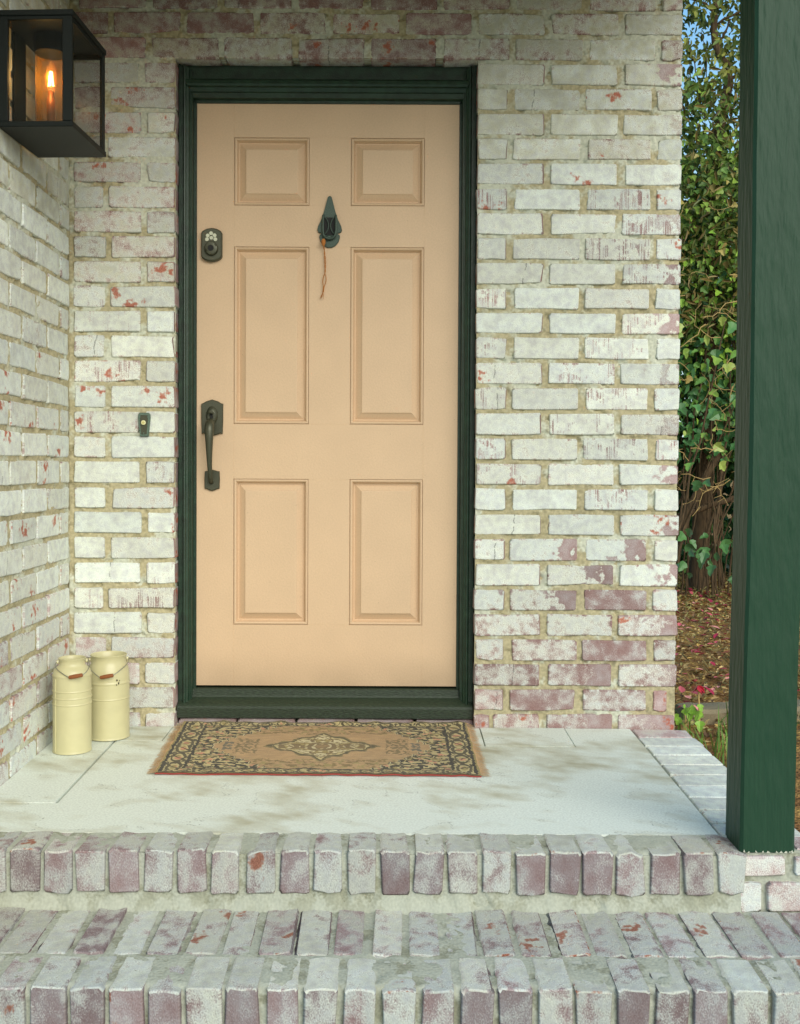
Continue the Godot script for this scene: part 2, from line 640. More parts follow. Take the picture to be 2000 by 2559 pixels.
func lay(parent: Node3D, x0: float, x1: float, top: float, h: float, p: Dictionary, basis := Basis(), at := Vector3.ZERO, d := 0.09, reveal := false) -> void:
	var s := slot(p)
	var w := x1 - x0 + rng.randf_range(-0.003, 0.003)
	var sx := -1
	if reveal:
		sx = slot({cover = 0.34, blot = 0.3, streak = 0.0, chips = 0.4, corner = 0.0, edge = 0.3, dirt = 0.5, haze = 0.45, crack = false})
	var m := brick_mesh(w, h + rng.randf_range(-0.0025, 0.0015), d, s, s, 0.222, 0.07, 1.0, sx)
	var o := part(parent, "brick", m, M.brick)
	o.transform = Transform3D(basis * Basis.from_euler(Vector3(rng.randf_range(-0.012, 0.012), rng.randf_range(-0.008, 0.008), rng.randf_range(-0.009, 0.009))), basis * Vector3((x0 + x1) / 2.0, top - h / 2.0, rng.randf_range(-0.001, 0.0025)) + at)

# a sheet of pointing that wanders in and out between the bricks
func pointing(mb: MB, x0: float, x1: float, y0: float, y1: float, step: float, hole: Rect2, sd: int, u0: float, basis := Basis(), at := Vector3.ZERO, depth := -0.0056) -> void:
	var f := noise(48.0, sd, 3)
	var f2 := noise(7.0, sd + 1, 2)
	var f3 := noise(16.0, sd + 2, 3)
	var nx := int((x1 - x0) / step)
	var ny := int((y1 - y0) / step)
	var base := mb.v.size()
	var hz := PackedFloat32Array()
	hz.resize((nx + 1) * (ny + 1))
	for j in ny + 1:
		for i in nx + 1:
			var x := lerpf(x0, x1, float(i) / nx)
			var y := lerpf(y0, y1, float(j) / ny)
			var lift := 0.0022 * sm(1.2, 2.2, y)
			var z := depth + lift + 0.0048 * f.get_noise_2d(x, y) + 0.0042 * f2.get_noise_2d(x, y)
			z -= 0.008 * sm(0.24, 0.46, f3.get_noise_2d(x * 0.6, y))
			hz[j * (nx + 1) + i] = minf(z, -0.0013)
	for j in ny + 1:
		for i in nx + 1:
			var x := lerpf(x0, x1, float(i) / nx)
			var y := lerpf(y0, y1, float(j) / ny)
			var k := j * (nx + 1) + i
			var dx := hz[j * (nx + 1) + mini(i + 1, nx)] - hz[j * (nx + 1) + maxi(i - 1, 0)]
			var dy := hz[mini(j + 1, ny) * (nx + 1) + i] - hz[maxi(j - 1, 0) * (nx + 1) + i]
			var nn := Vector3(-dx, -dy, step * 2.0).normalized()
			mb.vert(basis * Vector3(x, y, hz[k]) + at, basis * nn, Vector2((x + 1.3) / 3.0 + u0, (2.75 - y) / 3.0))
	for j in ny:
		for i in nx:
			var x := lerpf(x0, x1, (i + 0.5) / nx)
			var y := lerpf(y0, y1, (j + 0.5) / ny)
			if hole.has_point(Vector2(x, y)):
				continue
			var a := base + j * (nx + 1) + i
			mb.face(a, a + 1, a + nx + 2)
			mb.face(a, a + nx + 2, a + nx + 1)

func door_wall() -> void:
	var wl := thing("brick_wall", "whitewashed brick wall round the peach front door, red showing at top and foot", "wall")
	var mb := MB.new()
	pointing(mb, -1.095, 0.966, -0.06, 2.64, 0.0062, Rect2(-0.737, -0.2, 1.019, 2.461), 11, 0.0)
	for b in [[-1.35, -0.739, -0.5, 2.66], [0.286, 0.964, -0.5, 2.66], [-0.739, 0.286, 2.264, 2.66]]:
		mb.box(Vector3(b[0], b[2], -0.25), Vector3(b[1], b[3], -0.014))
	part(wl, "mortar", mb.mesh(), M.mortar)
	var ib := MB.new()
	ib.box(Vector3(-1.35, -0.5, -0.34), Vector3(0.95, 2.66, -0.253))
	part(wl, "inner_wall", ib.mesh(), M.bed)
	for r in range(-1, 30):
		var top := course_top(r)
		var even := r % 2 == 0
		var h := 0.0705 if r < 14 else 0.0715
		var y := top - h / 2.0
		if r <= 2:
			var j := -1.07 if even else -0.952
			if not even:
				lay(wl, -1.078, j - 0.011, top, h, wall_paint(-1.0, y, false))
			while j < 0.96:
				var e: float = minf(j + 0.245 - 0.011, 0.970)
				if e - j > 0.05:
					var pp := wall_paint(j, y, j > 0.2)
					if j > 0.2:
						pp.cover = rng.randf_range(0.6, 0.8)
						pp.chips = 0.05
					lay(wl, maxf(j + 0.011, -1.078), e, top, h, pp)
				j += 0.245
			continue
		# left of the door
		var cut := (-0.966 if even else -0.845) + rng.randf_range(-0.006, 0.006)
		lay(wl, -1.077, cut - 0.010, top, h, wall_paint(-1.0, y, false))
		lay(wl, cut + 0.010, -0.735, top, h, wall_paint(-0.8, y, false), Basis(), Vector3.ZERO, 0.09, true)
		# right of the door
		var xs := [[0.283, 0.383], [0.407, 0.628], [0.651, 0.866], [0.889, 0.970]] if even else [[0.283, 0.506], [0.530, 0.752], [0.775, 0.970]]
		if r == 29:
			xs = [[0.283, 0.335], [0.35, 0.505], [0.53, 0.752], [0.775, 0.966]]
		for k in xs.size():
			var x0: float = xs[k][0] + (0.0 if k == 0 else rng.randf_range(-0.005, 0.005))
			var x1: float = xs[k][1]
			var p := wall_paint((x0 + x1) / 2.0, y, true)
			if r == 28 and k == xs.size() - 1:
				x1 -= 0.03
				p.cover = 0.2
				p.chips = 0.46
			if r == 24 and k == 2 or r == 26 and k == 2:
				p.cover = 0.36
			lay(wl, x0, x1, top, h, p, Basis(), Vector3.ZERO, 0.09, k == 0)

func side_wall() -> void:
	var wl := thing("brick_wall", "whitewashed brick side wall that carries the lantern, red chips in its paint", "wall")
	var B := Basis(Vector3(0, 0, -1), Vector3.UP, Vector3(1, 0, 0))   # local x runs towards -z, local z towards +x
	var at := Vector3(-1.091, 0, 0)
	var mb := MB.new()
	pointing(mb, -1.48, 0.01, -0.06, 2.64, 0.0078, Rect2(5, 5, 1, 1), 17, 0.41, B, at, -0.0040)
	mb.box(Vector3(-1.35, -0.5, 0.002), Vector3(-1.105, 2.66, 1.485))
	part(wl, "mortar", mb.mesh(), M.mortar)
	for r in range(-1, 30):
		var top := course_top(r)
		var even := r % 2 == 0
		var h := 0.0712
		var y := top - h / 2.0
		var dist := 0.012
		var first := true
		while dist < 1.45:
			var ln := 0.215
			if first and not even:
				ln = 0.086
			first = false
			var p := {cover = rng.randf_range(0.78, 0.94), blot = 0.16, streak = 0.45 if rng.randf() < 0.3 else 0.0, chips = 0.03, corner = 0.0, edge = 0.3, dirt = 0.12, haze = 0.4, crack = rng.randf() < 0.1}
			if y < 1.25:
				p.chips = rng.randf_range(0.24, 0.34) if rng.randf() < 0.55 else 0.06
			if y < 0.45:
				p.cover = rng.randf_range(0.56, 0.80)
				p.edge = 0.5
				p.blot = 0.26
				p.haze = 0.95
			if y > 1.7:
				p.dirt = 0.35
			lay(wl, -dist - ln, -dist, top, h, p, B, at)
			dist += ln + 0.0195

# ------------------------------------------------------------------ porch floor and steps
func floor_y(z: float) -> float:
	return -0.019 * z

func slab_piece(parent: Node, rects: Array, lift: float) -> void:
	var mb := MB.new()
	for r in rects:
		var x0: float = r[0]
		var x1: float = r[1]
		var z0: float = r[2]
		var z1: float = r[3]
		var P := [Vector3(x0, floor_y(z0) + lift, z0), Vector3(x1, floor_y(z0) + lift, z0), Vector3(x1, floor_y(z1) + lift, z1), Vector3(x0, floor_y(z1) + lift, z1)]
		var U := []
		for q in P:
			U.push_back(Vector2((q.x + 1.15) / 2.3, (q.z + 0.3) / 2.3))
		mb.quad(P[0], P[1], P[2], P[3], Vector3.UP, U[0], U[1], U[2], U[3])
		var dn := Vector3(0, -0.02, 0)
		for k in 4:
			var a: Vector3 = P[k]
			var b: Vector3 = P[(k + 1) % 4]
			mb.quad(a, b, b + dn, a + dn, (a + b) / 2.0 - (P[0] + P[2]) / 2.0, U[k], U[(k + 1) % 4], U[(k + 1) % 4], U[k])
	part(parent, "slab", mb.mesh(), M.slab)

func porch() -> void:
	var fl := thing("porch_floor", "whitewashed concrete porch floor in front of the door", "floor", Vector3.ZERO, "", "structure")
	slab_piece(fl, [[-1.090, -0.896, 0.003, 0.788]], 0.001)
	slab_piece(fl, [[-0.888, -0.742, 0.003, 0.178]], 0.0005)
	slab_piece(fl, [[-0.738, 0.285, -0.24, 0.005], [-0.7385, 0.300, 0.005, 0.1835], [-0.888, 0.300, 0.1835, 0.794], [0.300, 0.812, 0.226, 0.794], [0.592, 0.812, 0.003, 0.226], [-1.090, 0.812, 0.794, 1.006]], 0.0)
	slab_piece(fl, [[0.304, 0.588, 0.003, 0.222]], 0.0015)
	var mb := MB.new()
	mb.box(Vector3(-1.095, -0.5, 0.0015), Vector3(0.999, -0.026, 1.0))
	mb.box(Vector3(-1.095, -0.5, 1.0), Vector3(0.805, -0.03, 1.120))
	# sloped bed just below the paving
	mb.quad(Vector3(-1.095, -0.0075, 0.002), Vector3(1.0, -0.0075, 0.002), Vector3(1.0, -0.0275, 1.01), Vector3(-1.095, -0.0275, 1.01), Vector3.UP)
	part(fl, "bed", mb.mesh(), M.bed)
	# bricks laid flat along the right edge
	var z := 0.012
	var k := 0
	while z < 0.98:
		var wz := 0.098
		var wid := 0.182 + 0.022 * z + rng.randf_range(-0.004, 0.004)
		var p := {cover = 0.92, blot = 0.12, streak = 0.0, chips = 0.02, corner = 0.0, edge = 0.3, dirt = 0.1, haze = 0.4, crack = false}
		if k == 0:
			p = {cover = 0.42, blot = 0.3, streak = 0.0, chips = 0.05, corner = 0.0, edge = 0.6, dirt = 0.3, haze = 0.9, crack = false}
		var s := slot(p)
		var o := part(fl, "brick", brick_mesh(wid, wz, 0.06, s, s, 0.222, 0.1), M.brick)
		o.transform = Transform3D(Basis(Vector3(1, 0, 0), Vector3(0, 0, -1), Vector3(0, 1, 0)) * Basis.from_euler(Vector3(rng.randf_range(-0.01, 0.01), rng.randf_range(-0.008, 0.008), 0)), Vector3(0.818 + wid / 2.0, floor_y(z + wz / 2.0) + 0.001, z + wz / 2.0))
		z += wz + 0.003
		k += 1
	var st := thing("brick_steps", "two whitewashed brick steps of bricks set on edge", "steps", Vector3.ZERO, "", "structure")
	# pointing and risers
	var mm := MB.new()
	rough_strip(mm, -1.6, 0.83, [Vector2(1.008, -0.0195), Vector2(1.06, -0.0215), Vector2(1.112, -0.0235), Vector2(1.1205, -0.034), Vector2(1.1165, -0.065), Vector2(1.1180, -0.105), Vector2(1.1225, -0.126), Vector2(1.124, -0.145), Vector2(1.136, -0.164), Vector2(1.150, -0.1705)], 21)
	rough_strip(mm, -1.6, 1.7, [Vector2(1.118, -0.1625), Vector2(1.20, -0.1655), Vector2(1.30, -0.1685), Vector2(1.352, -0.1695), Vector2(1.44, -0.1735), Vector2(1.470, -0.1760), Vector2(1.4770, -0.19), Vector2(1.4725, -0.22), Vector2(1.4735, -0.28), Vector2(1.4785, -0.36)], 22)
	mm.box(Vector3(-1.6, -0.5, 1.105), Vector3(1.7, -0.19, 1.472))
	part(st, "mortar", mm.mesh(), M.bed)
	# upper edge
	var x := -1.065
	while x < 0.79:
		step_brick(st, x + 0.0405, -0.0185, 1.131, 0.0705, 0.103, 0.122, false, 0.0)
		x += 0.0803 + rng.randf_range(-0.0025, 0.0025)
	# tread row
	x = -1.50
	while x < 1.6:
		step_brick(st, x + 0.0405, -0.1655, 1.345, 0.0715, 0.06, 0.215, true, -0.03)
		x += 0.0805 + rng.randf_range(-0.0015, 0.0015)
	x = -1.53
	while x < 1.6:
		step_brick(st, x + 0.0405, -0.1715, 1.487, 0.0700, 0.105, 0.130, false, -0.03)
		x += 0.0795 + rng.randf_range(-0.0015, 0.0015)
	# low brick plinth under the post
	var pl := thing("brick_plinth", "low brick plinth under the green post beside the steps", "plinth", Vector3.ZERO, "", "structure")
	var pm := MB.new()
	pm.box(Vector3(0.832, -0.5, 0.985), Vector3(1.7, -0.0225, 1.106), 0.004)
	rough_face(pm, 0.812, 1.7, -0.19, -0.024, 1.113, 23)
	part(pl, "mortar", pm.mesh(), M.bed)
	for q in [[0.829, 0.935, -0.030, 0.047], [0.958, 1.17, -0.030, 0.045], [1.19, 1.40, -0.030, 0.045], [1.42, 1.64, -0.03, 0.045], [0.827, 0.880, -0.092, 0.072], [0.895, 1.09, -0.092, 0.070], [1.11, 1.33, -0.092, 0.070], [1.35, 1.57, -0.092, 0.070]]:
		var p := {cover = rng.randf_range(0.5, 0.66), blot = 0.26, streak = 0.1, chips = 0.07, corner = 0.3, edge = 0.5, dirt = 0.1, haze = 0.9, crack = false}
		lay(pl, q[0], q[1], q[2], q[3], p, Basis(), Vector3(0, 0, 1.122), 0.05)
	for q in [0.985, 1.22, 1.46]:
		var p2 := {cover = 0.5, blot = 0.3, streak = 0.0, chips = 0.08, corner = 0.2, edge = 0.5, dirt = 0.1, haze = 0.8, crack = false}
		var s2 := slot(p2)
		var o2 := part(pl, "brick", brick_mesh(0.21, 0.1, 0.05, s2, s2, 0.222, 0.1), M.brick)
		o2.transform = Transform3D(Basis(Vector3(1, 0, 0), Vector3(0, 0, -1), Vector3(0, 1, 0)), Vector3(q + 0.09, -0.0185, 1.05))

# a brick on edge: its end shows in the riser, its long side in the tread
func step_brick(st: Node3D, x: float, ytop: float, zf: float, w: float, h: float, d: float, flat: bool, slope: float) -> void:
	var front := {cover = rng.randf_range(0.24, 0.70), blot = 0.40, streak = 0.0, chips = 0.24 if rng.randf() < 0.2 else 0.04, corner = 0.0, edge = 0.22, dirt = 0.12, haze = 0.72, crack = false, age = 0.84}
	if rng.randf() < 0.08:
		front.chips = 0.36
	var top := {cover = rng.randf_range(0.58, 0.92), blot = 0.42, streak = 0.0, chips = 0.26 if rng.randf() < 0.22 else 0.05, corner = 0.0, edge = 0.25, dirt = 0.22, haze = 0.66, crack = false, age = 0.90}
	if flat:
		top.cover = rng.randf_range(0.46, 0.80)
		if rng.randf() < 0.06:
			top.chips = 0.36
	var sf := slot(front)
	var sp := slot(top)
	var o := part(st, "brick", brick_mesh(w + rng.randf_range(-0.0055, 0.0025), h + rng.randf_range(-0.003, 0.002), d, sf, sp, 0.23, 0.105, 1.5), M.brick)
	o.transform = Transform3D(Basis.from_euler(Vector3(-slope + rng.randf_range(-0.010, 0.010), rng.randf_range(-0.022, 0.022), rng.randf_range(-0.020, 0.020))), Vector3(x, ytop - h / 2.0 + rng.randf_range(-0.002, 0.0015), zf + rng.randf_range(-0.003, 0.002)))

func rough_strip(mb: MB, x0: float, x1: float, prof: Array, sd: int) -> void:   # prof: Vector2(z, y), from back to front
	var f := noise(34.0, sd, 3)
	var fine := []
	for i in prof.size() - 1:
		var steps := maxi(1, int(prof[i].distance_to(prof[i + 1]) / 0.012))
		for k in steps:
			fine.push_back(prof[i].lerp(prof[i + 1], float(k) / steps))
	fine.push_back(prof[-1])
	var nx := int((x1 - x0) / 0.012)
	var base := mb.v.size()
	var m := fine.size()
	var pos := PackedVector3Array()
	for i in nx + 1:
		for j in m:
			var x := lerpf(x0, x1, float(i) / nx)
			var t: Vector2 = fine[mini(j + 1, m - 1)] - fine[maxi(j - 1, 0)]
			var nn := Vector2(-t.y, t.x).normalized()
			var q: Vector2 = fine[j] + nn * (f.get_noise_3d(x, fine[j].x, fine[j].y) * (0.0024 if nn.y > 0.7 else 0.0062) - (0.011 if nn.y < 0.7 else 0.006) * sm(0.18, 0.45, f.get_noise_3d(x * 0.45 + 7.0, fine[j].x * 0.45, fine[j].y * 0.45)))
			pos.push_back(Vector3(x, q.y, q.x))
	for i in nx + 1:
		for j in m:
			var a := pos[mini(i + 1, nx) * m + j] - pos[maxi(i - 1, 0) * m + j]
			var b := pos[i * m + mini(j + 1, m - 1)] - pos[i * m + maxi(j - 1, 0)]
			var g := b.cross(a).normalized()
			if g.y + g.z < 0.0:
				g = -g
			mb.vert(pos[i * m + j], g)
	for i in nx:
		for j in m - 1:
			var a := base + i * m + j
			mb.face(a, a + 1, a + m + 1)
			mb.face(a, a + m + 1, a + m)

func rough_face(mb: MB, x0: float, x1: float, y0: float, y1: float, z: float, sd: int) -> void:
	rough_strip(mb, x0, x1, [Vector2(z, y1), Vector2(z, (y0 + y1) / 2.0), Vector2(z, y0)], sd)

# ------------------------------------------------------------------ door frame and door
func sweep(mb: MB, prof: Array, stations: Array) -> void:
	for i in prof.size() - 1:
		var a: Vector2 = prof[i]
		var b: Vector2 = prof[i + 1]
		for s in stations.size() - 1:
			var f0: Callable = stations[s]
			var f1: Callable = stations[s + 1]
			mb.quad(f0.call(a), f0.call(b), f1.call(b), f1.call(a), Vector3(0, 0, 1) + (Vector3.ZERO))

func door_frame() -> void:
	var fr := thing("door_frame", "dark green moulded wooden frame and sill round the peach door", "door frame")
	# across the frame from the brick inwards: Vector2(distance, z)
	var prof := [Vector2(0.0, -0.11), Vector2(0.0, -0.050), Vector2(0.015, -0.050), Vector2(0.0175, -0.041), Vector2(0.021, -0.036), Vector2(0.025, -0.037), Vector2(0.027, -0.043), Vector2(0.034, -0.047), Vector2(0.0365, -0.056), Vector2(0.039, -0.056), Vector2(0.041, -0.060), Vector2(0.044, -0.060), Vector2(0.046, -0.085), Vector2(0.0545, -0.085), Vector2(0.0545, -0.13)]
	var head := [Vector2(0.0, -0.11), Vector2(0.0, -0.066), Vector2(0.044, -0.066), Vector2(0.047, -0.060), Vector2(0.052, -0.058), Vector2(0.055, -0.042), Vector2(0.0600, -0.036), Vector2(0.071, -0.034), Vector2(0.0775, -0.037), Vector2(0.079, -0.050), Vector2(0.091, -0.056), Vector2(0.093, -0.064), Vector2(0.108, -0.068), Vector2(0.112, -0.085), Vector2(0.1205, -0.085), Vector2(0.1205, -0.13)]
	var xl := -0.7335
	var xr := 0.2815
	var yt := 2.2565
	var yb := 0.046
	for side in [0, 1]:
		var mb := MB.new()
		for i in prof.size() - 1:
			var a: Vector2 = prof[i]
			var b: Vector2 = prof[i + 1]
			var k := func(q: Vector2) -> float: return xl + q.x if side == 0 else xr - q.x
			var ya: float = yt - mini(1, 1) * a.x * 0.4
			var yb2: float = yt - b.x * 0.4
			var hint := Vector3(-(b.y - a.y), 0, b.x - a.x) if side == 0 else Vector3(b.y - a.y, 0, b.x - a.x)
			if i == prof.size() - 2:
				hint = Vector3(1 if side == 0 else -1, 0, 0)
			mb.quad(Vector3(k.call(a), yb, a.y), Vector3(k.call(b), yb, b.y), Vector3(k.call(b), yb2, b.y), Vector3(k.call(a), ya, a.y), hint)
		# foot
		part(fr, "jamb", mb.mesh(), M.frame_green)
	var hb := MB.new()
	for i in head.size() - 1:
		var a: Vector2 = head[i]
		var b: Vector2 = head[i + 1]
		var ia: float = minf(a.x * 0.40, 0.05)
		var ibb: float = minf(b.x * 0.40, 0.05)
		hb.quad(Vector3(xl + ia, yt - a.x, a.y), Vector3(xl + ibb, yt - b.x, b.y), Vector3(xr - ibb, yt - b.x, b.y), Vector3(xr - ia, yt - a.x, a.y), Vector3(0, (b.y - a.y), b.x - a.x) if i < head.size() - 2 else Vector3.DOWN)
	part(fr, "head", hb.mesh(), M.frame_green)
	# sill: a raised bar under the door, then a sloping board with a rounded nose
	var sb := MB.new()
	var cs := [Vector2(-0.20, 0.02), Vector2(-0.20, 0.1155), Vector2(-0.082, 0.1155), Vector2(-0.076, 0.113), Vector2(-0.074, 0.092), Vector2(-0.071, 0.086), Vector2(-0.036, 0.070), Vector2(-0.028, 0.064), Vector2(-0.026, 0.056), Vector2(-0.028, 0.024), Vector2(-0.034, 0.021), Vector2(-0.12, 0.019)]
	var r0 := PackedVector3Array()
	var r1 := PackedVector3Array()
	for q in cs:
		r0.push_back(Vector3(xl + 0.001, q.y, q.x))
		r1.push_back(Vector3(xr - 0.001, q.y, q.x))
	sb.loft([r0, r1], false, false, false)
	part(fr, "sill", sb.mesh(), M.sill_green)
	# brick course that the sill sits on
	var s := slot({cover = 0.25, blot = 0.2, streak = 0.0, chips = 0.36, corner = 0.0, edge = 0.4, dirt = 0.5, haze = 0.6, crack = false})
	for k in 5:
		var o := part(fr, "brick", brick_mesh(0.196, 0.03, 0.1, s, s), M.brick)
		o.position = Vector3(-0.632 + k * 0.204, 0.003, -0.040)

func door_uv(mb: MB) -> void:
	for i in mb.v.size():
		mb.uv[i] = Vector2((mb.v[i].x + 0.679) / 0.908, (2.137 - mb.v[i].y) / 2.016)

func front_door() -> void:
	var d := thing("front_door", "peach painted six panel front door with bronze lock and handle", "door")
	var zf := -0.090
	var x0 := -0.6785
	var x1 := 0.2265
	var y0 := 0.1225
	var y1 := 2.1355
	var ca := [-0.550, -0.2905]
	var cb := [-0.147, 0.107]
	var rows := [[0.3355, 0.8425], [1.033, 1.645], [1.787, 2.020]]
	# stiles and rails
	var pieces := [["stile", x0, ca[0], y0, y1], ["stile", cb[1], x1, y0, y1]]
	var ys := [y0, rows[0][0], rows[0][1], rows[1][0], rows[1][1], rows[2][0], rows[2][1], y1]
	for k in 4:
		pieces.push_back(["rail", ca[0], cb[1], ys[k * 2], ys[k * 2 + 1]])
	for r in rows:
		pieces.push_back(["muntin", ca[1], cb[0], r[0], r[1]])
	for q in pieces:
		var mb := MB.new()
		mb.box(Vector3(q[1], q[3], zf - 0.04), Vector3(q[2], q[4], zf), 0.0005)
		door_uv(mb)
		part(d, q[0], mb.mesh(), M.door)
	for r in rows:
		for c in [ca, cb]:
			var mb := MB.new()
			var steps := [[0.0, -0.005], [0.0007, -0.005], [0.0022, 0.0006], [0.0055, 0.0018], [0.009, 0.0], [0.0125, -0.010], [0.0150, -0.0165], [0.0185, -0.0165], [0.0390, -0.0030], [0.0400, -0.0005], [0.0425, 0.0004], [0.0445, 0.0004]]
			for k in steps.size() - 1:
				var i0: float = steps[k][0]
				var i1: float = steps[k + 1][0]
				var za: float = zf + steps[k][1]
				var zb: float = zf + steps[k + 1][1]
				var A := [Vector3(c[0] + i0, r[0] + i0, za), Vector3(c[1] - i0, r[0] + i0, za), Vector3(c[1] - i0, r[1] - i0, za), Vector3(c[0] + i0, r[1] - i0, za)]
				var Bq := [Vector3(c[0] + i1, r[0] + i1, zb), Vector3(c[1] - i1, r[0] + i1, zb), Vector3(c[1] - i1, r[1] - i1, zb), Vector3(c[0] + i1, r[1] - i1, zb)]
				var out := [Vector3(0, -1, 0), Vector3(1, 0, 0), Vector3(0, 1, 0), Vector3(-1, 0, 0)]
				for e in 4:
					var g := (e + 1) % 4
					mb.quad(A[e], A[g], Bq[g], Bq[e], Vector3(0, 0, 1) * (i1 - i0 + 0.0001) + out[e] * (zb - za) * (1.0 if i1 > i0 else 1.0))
			var L: Array = steps[-1]
			var il: float = L[0]
			var zl: float = zf + L[1]
			mb.quad(Vector3(c[0] + il, r[0] + il, zl), Vector3(c[1] - il, r[0] + il, zl), Vector3(c[1] - il, r[1] - il, zl), Vector3(c[0] + il, r[1] - il, zl), Vector3(0, 0, 1))
			door_uv(mb)
			part(d, "panel", mb.mesh(), M.door)
	# keypad deadbolt
	var kc := Vector2(-0.625, 1.648)
	var pl := PackedVector2Array()
	for i in 32:
		var a := TAU * i / 32.0
		pl.push_back(kc + Vector2(clampf(cos(a) * 0.046, -0.0355, 0.0355), sin(a) * 0.0385 + (0.0185 if sin(a) > 0 else -0.0185)))
	var km := MB.new()
	km.extrude(pl, zf, zf + 0.020, 0.004)
	var lock := part(d, "keypad_lock", km.mesh(), M.bronze)
	var disc := MB.new()
	disc.tube(PackedVector3Array([Vector3(0, 0, 0), Vector3(0, 0, 0.0024), Vector3(0, 0, 0.003)]), PackedFloat32Array([0.0068, 0.0068, 0.0058]), 14)
	var dm := disc.mesh()
	var bmat := plain(S(206, 208, 184), 0.4)
	for q in [[-0.001, 0.038], [-0.0125, 0.030], [0.011, 0.031], [-0.0001, 0.022], [-0.015, 0.017], [0.0135, 0.0175]]:
		part(lock, "button", dm, bmat, Vector3(kc.x + q[0], kc.y + q[1], zf + 0.020))
	var cyl := MB.new()
	var cc := Vector3(kc.x, kc.y - 0.0145, zf)
	cyl.tube(PackedVector3Array([cc, cc + Vector3(0, 0, 0.030), cc + Vector3(0, 0, 0.036), cc + Vector3(0, 0, 0.034), cc + Vector3(0, 0, 0.034), cc + Vector3(0, 0, 0.028)]), PackedFloat32Array([0.0245, 0.0235, 0.020, 0.0165, 0.014, 0.0105]), 28, false)
	part(lock, "cylinder", cyl.mesh(), M.bronze)
	var kw := MB.new()
	kw.tube(PackedVector3Array([cc + Vector3(0, 0, 0.03), cc + Vector3(0, 0, 0.0368)]), PackedFloat32Array([0.0108, 0.0102]), 18)
	part(lock, "keyway", kw.mesh(), M.black)
	# grip handle
	var hc := -0.6235
	var up := PackedVector2Array()
	for q in [[-0.036, 0.998], [-0.030, 1.0], [-0.02, 0.996], [0.0, 0.990], [0.02, 0.996], [0.030, 1.0], [0.036, 0.998], [0.0375, 1.05], [0.0375, 1.102], [0.030, 1.104], [0.021, 1.110], [0.0, 1.1165], [-0.021, 1.110], [-0.030, 1.104], [-0.0375, 1.102], [-0.0375, 1.05]]:
		up.push_back(Vector2(hc + q[0], q[1]))
	var um := MB.new()
	um.extrude(up, zf, zf + 0.011, 0.003)
	var hd := part(d, "door_handle", um.mesh(), M.bronze)
	var lo := PackedVector2Array()
	for q in [[-0.0255, 0.808], [-0.018, 0.807], [-0.008, 0.802], [0.0, 0.800], [0.008, 0.802], [0.018, 0.807], [0.0255, 0.808], [0.0265, 0.84], [0.0255, 0.868], [0.015, 0.870], [0.0, 0.874], [-0.015, 0.870], [-0.0255, 0.868], [-0.0265, 0.84]]:
		lo.push_back(Vector2(hc + q[0], q[1]))
	var lm := MB.new()
	lm.extrude(lo, zf, zf + 0.010, 0.003)
	part(hd, "lower_plate", lm.mesh(), M.bronze)
	var gm := MB.new()
	var gp := PackedVector3Array()
	var gr := PackedFloat32Array()
	for q in [[1.040, 0.004, 0.013], [1.038, 0.022, 0.014], [1.033, 0.040, 0.0155], [1.022, 0.052, 0.0165], [1.005, 0.056, 0.0160], [0.975, 0.056, 0.0135], [0.935, 0.054, 0.0110], [0.895, 0.048, 0.0088], [0.868, 0.040, 0.0078], [0.848, 0.034, 0.0075], [0.838, 0.026, 0.0080], [0.832, 0.015, 0.0085], [0.830, 0.004, 0.0085]]:
		gp.push_back(Vector3(hc - 0.002, q[0], zf + q[1]))
		gr.push_back(q[2])
	gm.tube(gp, gr, 16)
	part(hd, "grip", gm.mesh(), M.bronze)
	var boss := MB.new()
	boss.loft([ring_xy(hc, 1.062, 0.021, 0.033, zf + 0.008), ring_xy(hc, 1.060, 0.019, 0.030, zf + 0.017), ring_xy(hc - 0.001, 1.056, 0.013, 0.022, zf + 0.022)], true, false, true)
	part(hd, "boss", boss.mesh(), M.bronze)
	var th := MB.new()
	th.box(Vector3(hc - 0.009, 1.066, zf + 0.018), Vector3(hc + 0.006, 1.071, zf + 0.046), 0.002)
	part(hd, "thumb_latch", th.mesh(), M.bronze)
	var sl := MB.new()
	sl.box(Vector3(hc - 0.006, 1.050, zf + 0.018), Vector3(hc + 0.005, 1.065, zf + 0.0235), 0.001)
	part(hd, "slot", sl.mesh(), M.black)
	# knocker
	var kx := -0.2195
	var outl := PackedVector2Array()
	var half := [[0.0065, 1.816], [0.012, 1.795], [0.019, 1.768], [0.029, 1.738], [0.040, 1.715], [0.0425, 1.702], [0.039, 1.694], [0.031, 1.692], [0.028, 1.689], [0.035, 1.684], [0.0355, 1.676], [0.031, 1.662], [0.021, 1.649], [0.008, 1.642]]
	for q in half:
		outl.push_back(Vector2(kx + q[0], q[1]))
	for i in half.size():
		var q: Array = half[half.size() - 1 - i]
		outl.push_back(Vector2(kx - q[0], q[1]))
	outl.push_back(Vector2(kx, 1.8195))
	var nm := MB.new()
	nm.extrude(outl, zf, zf + 0.008, 0.0015)
	var kn := part(d, "door_knocker", nm.mesh(), M.knocker)
	var rc := MB.new()
	rc.box(Vector3(kx - 0.0185, 1.684, zf + 0.006), Vector3(kx + 0.0185, 1.745, zf + 0.0092))
	part(kn, "recess", rc.mesh(), M.black)
	var rp := PackedVector3Array()
	rp.push_back(Vector3(kx - 0.0215, 1.752, zf + 0.010))
	rp.push_back(Vector3(kx - 0.0225, 1.74, zf + 0.015))
	rp.push_back(Vector3(kx - 0.0225, 1.70, zf + 0.018))
	for i in 9:
		var a := PI + PI * i / 8.0
		rp.push_back(Vector3(kx + cos(a) * 0.0215, 1.690 + sin(a) * 0.020, zf + 0.020))
	rp.push_back(Vector3(kx + 0.0225, 1.70, zf + 0.018))
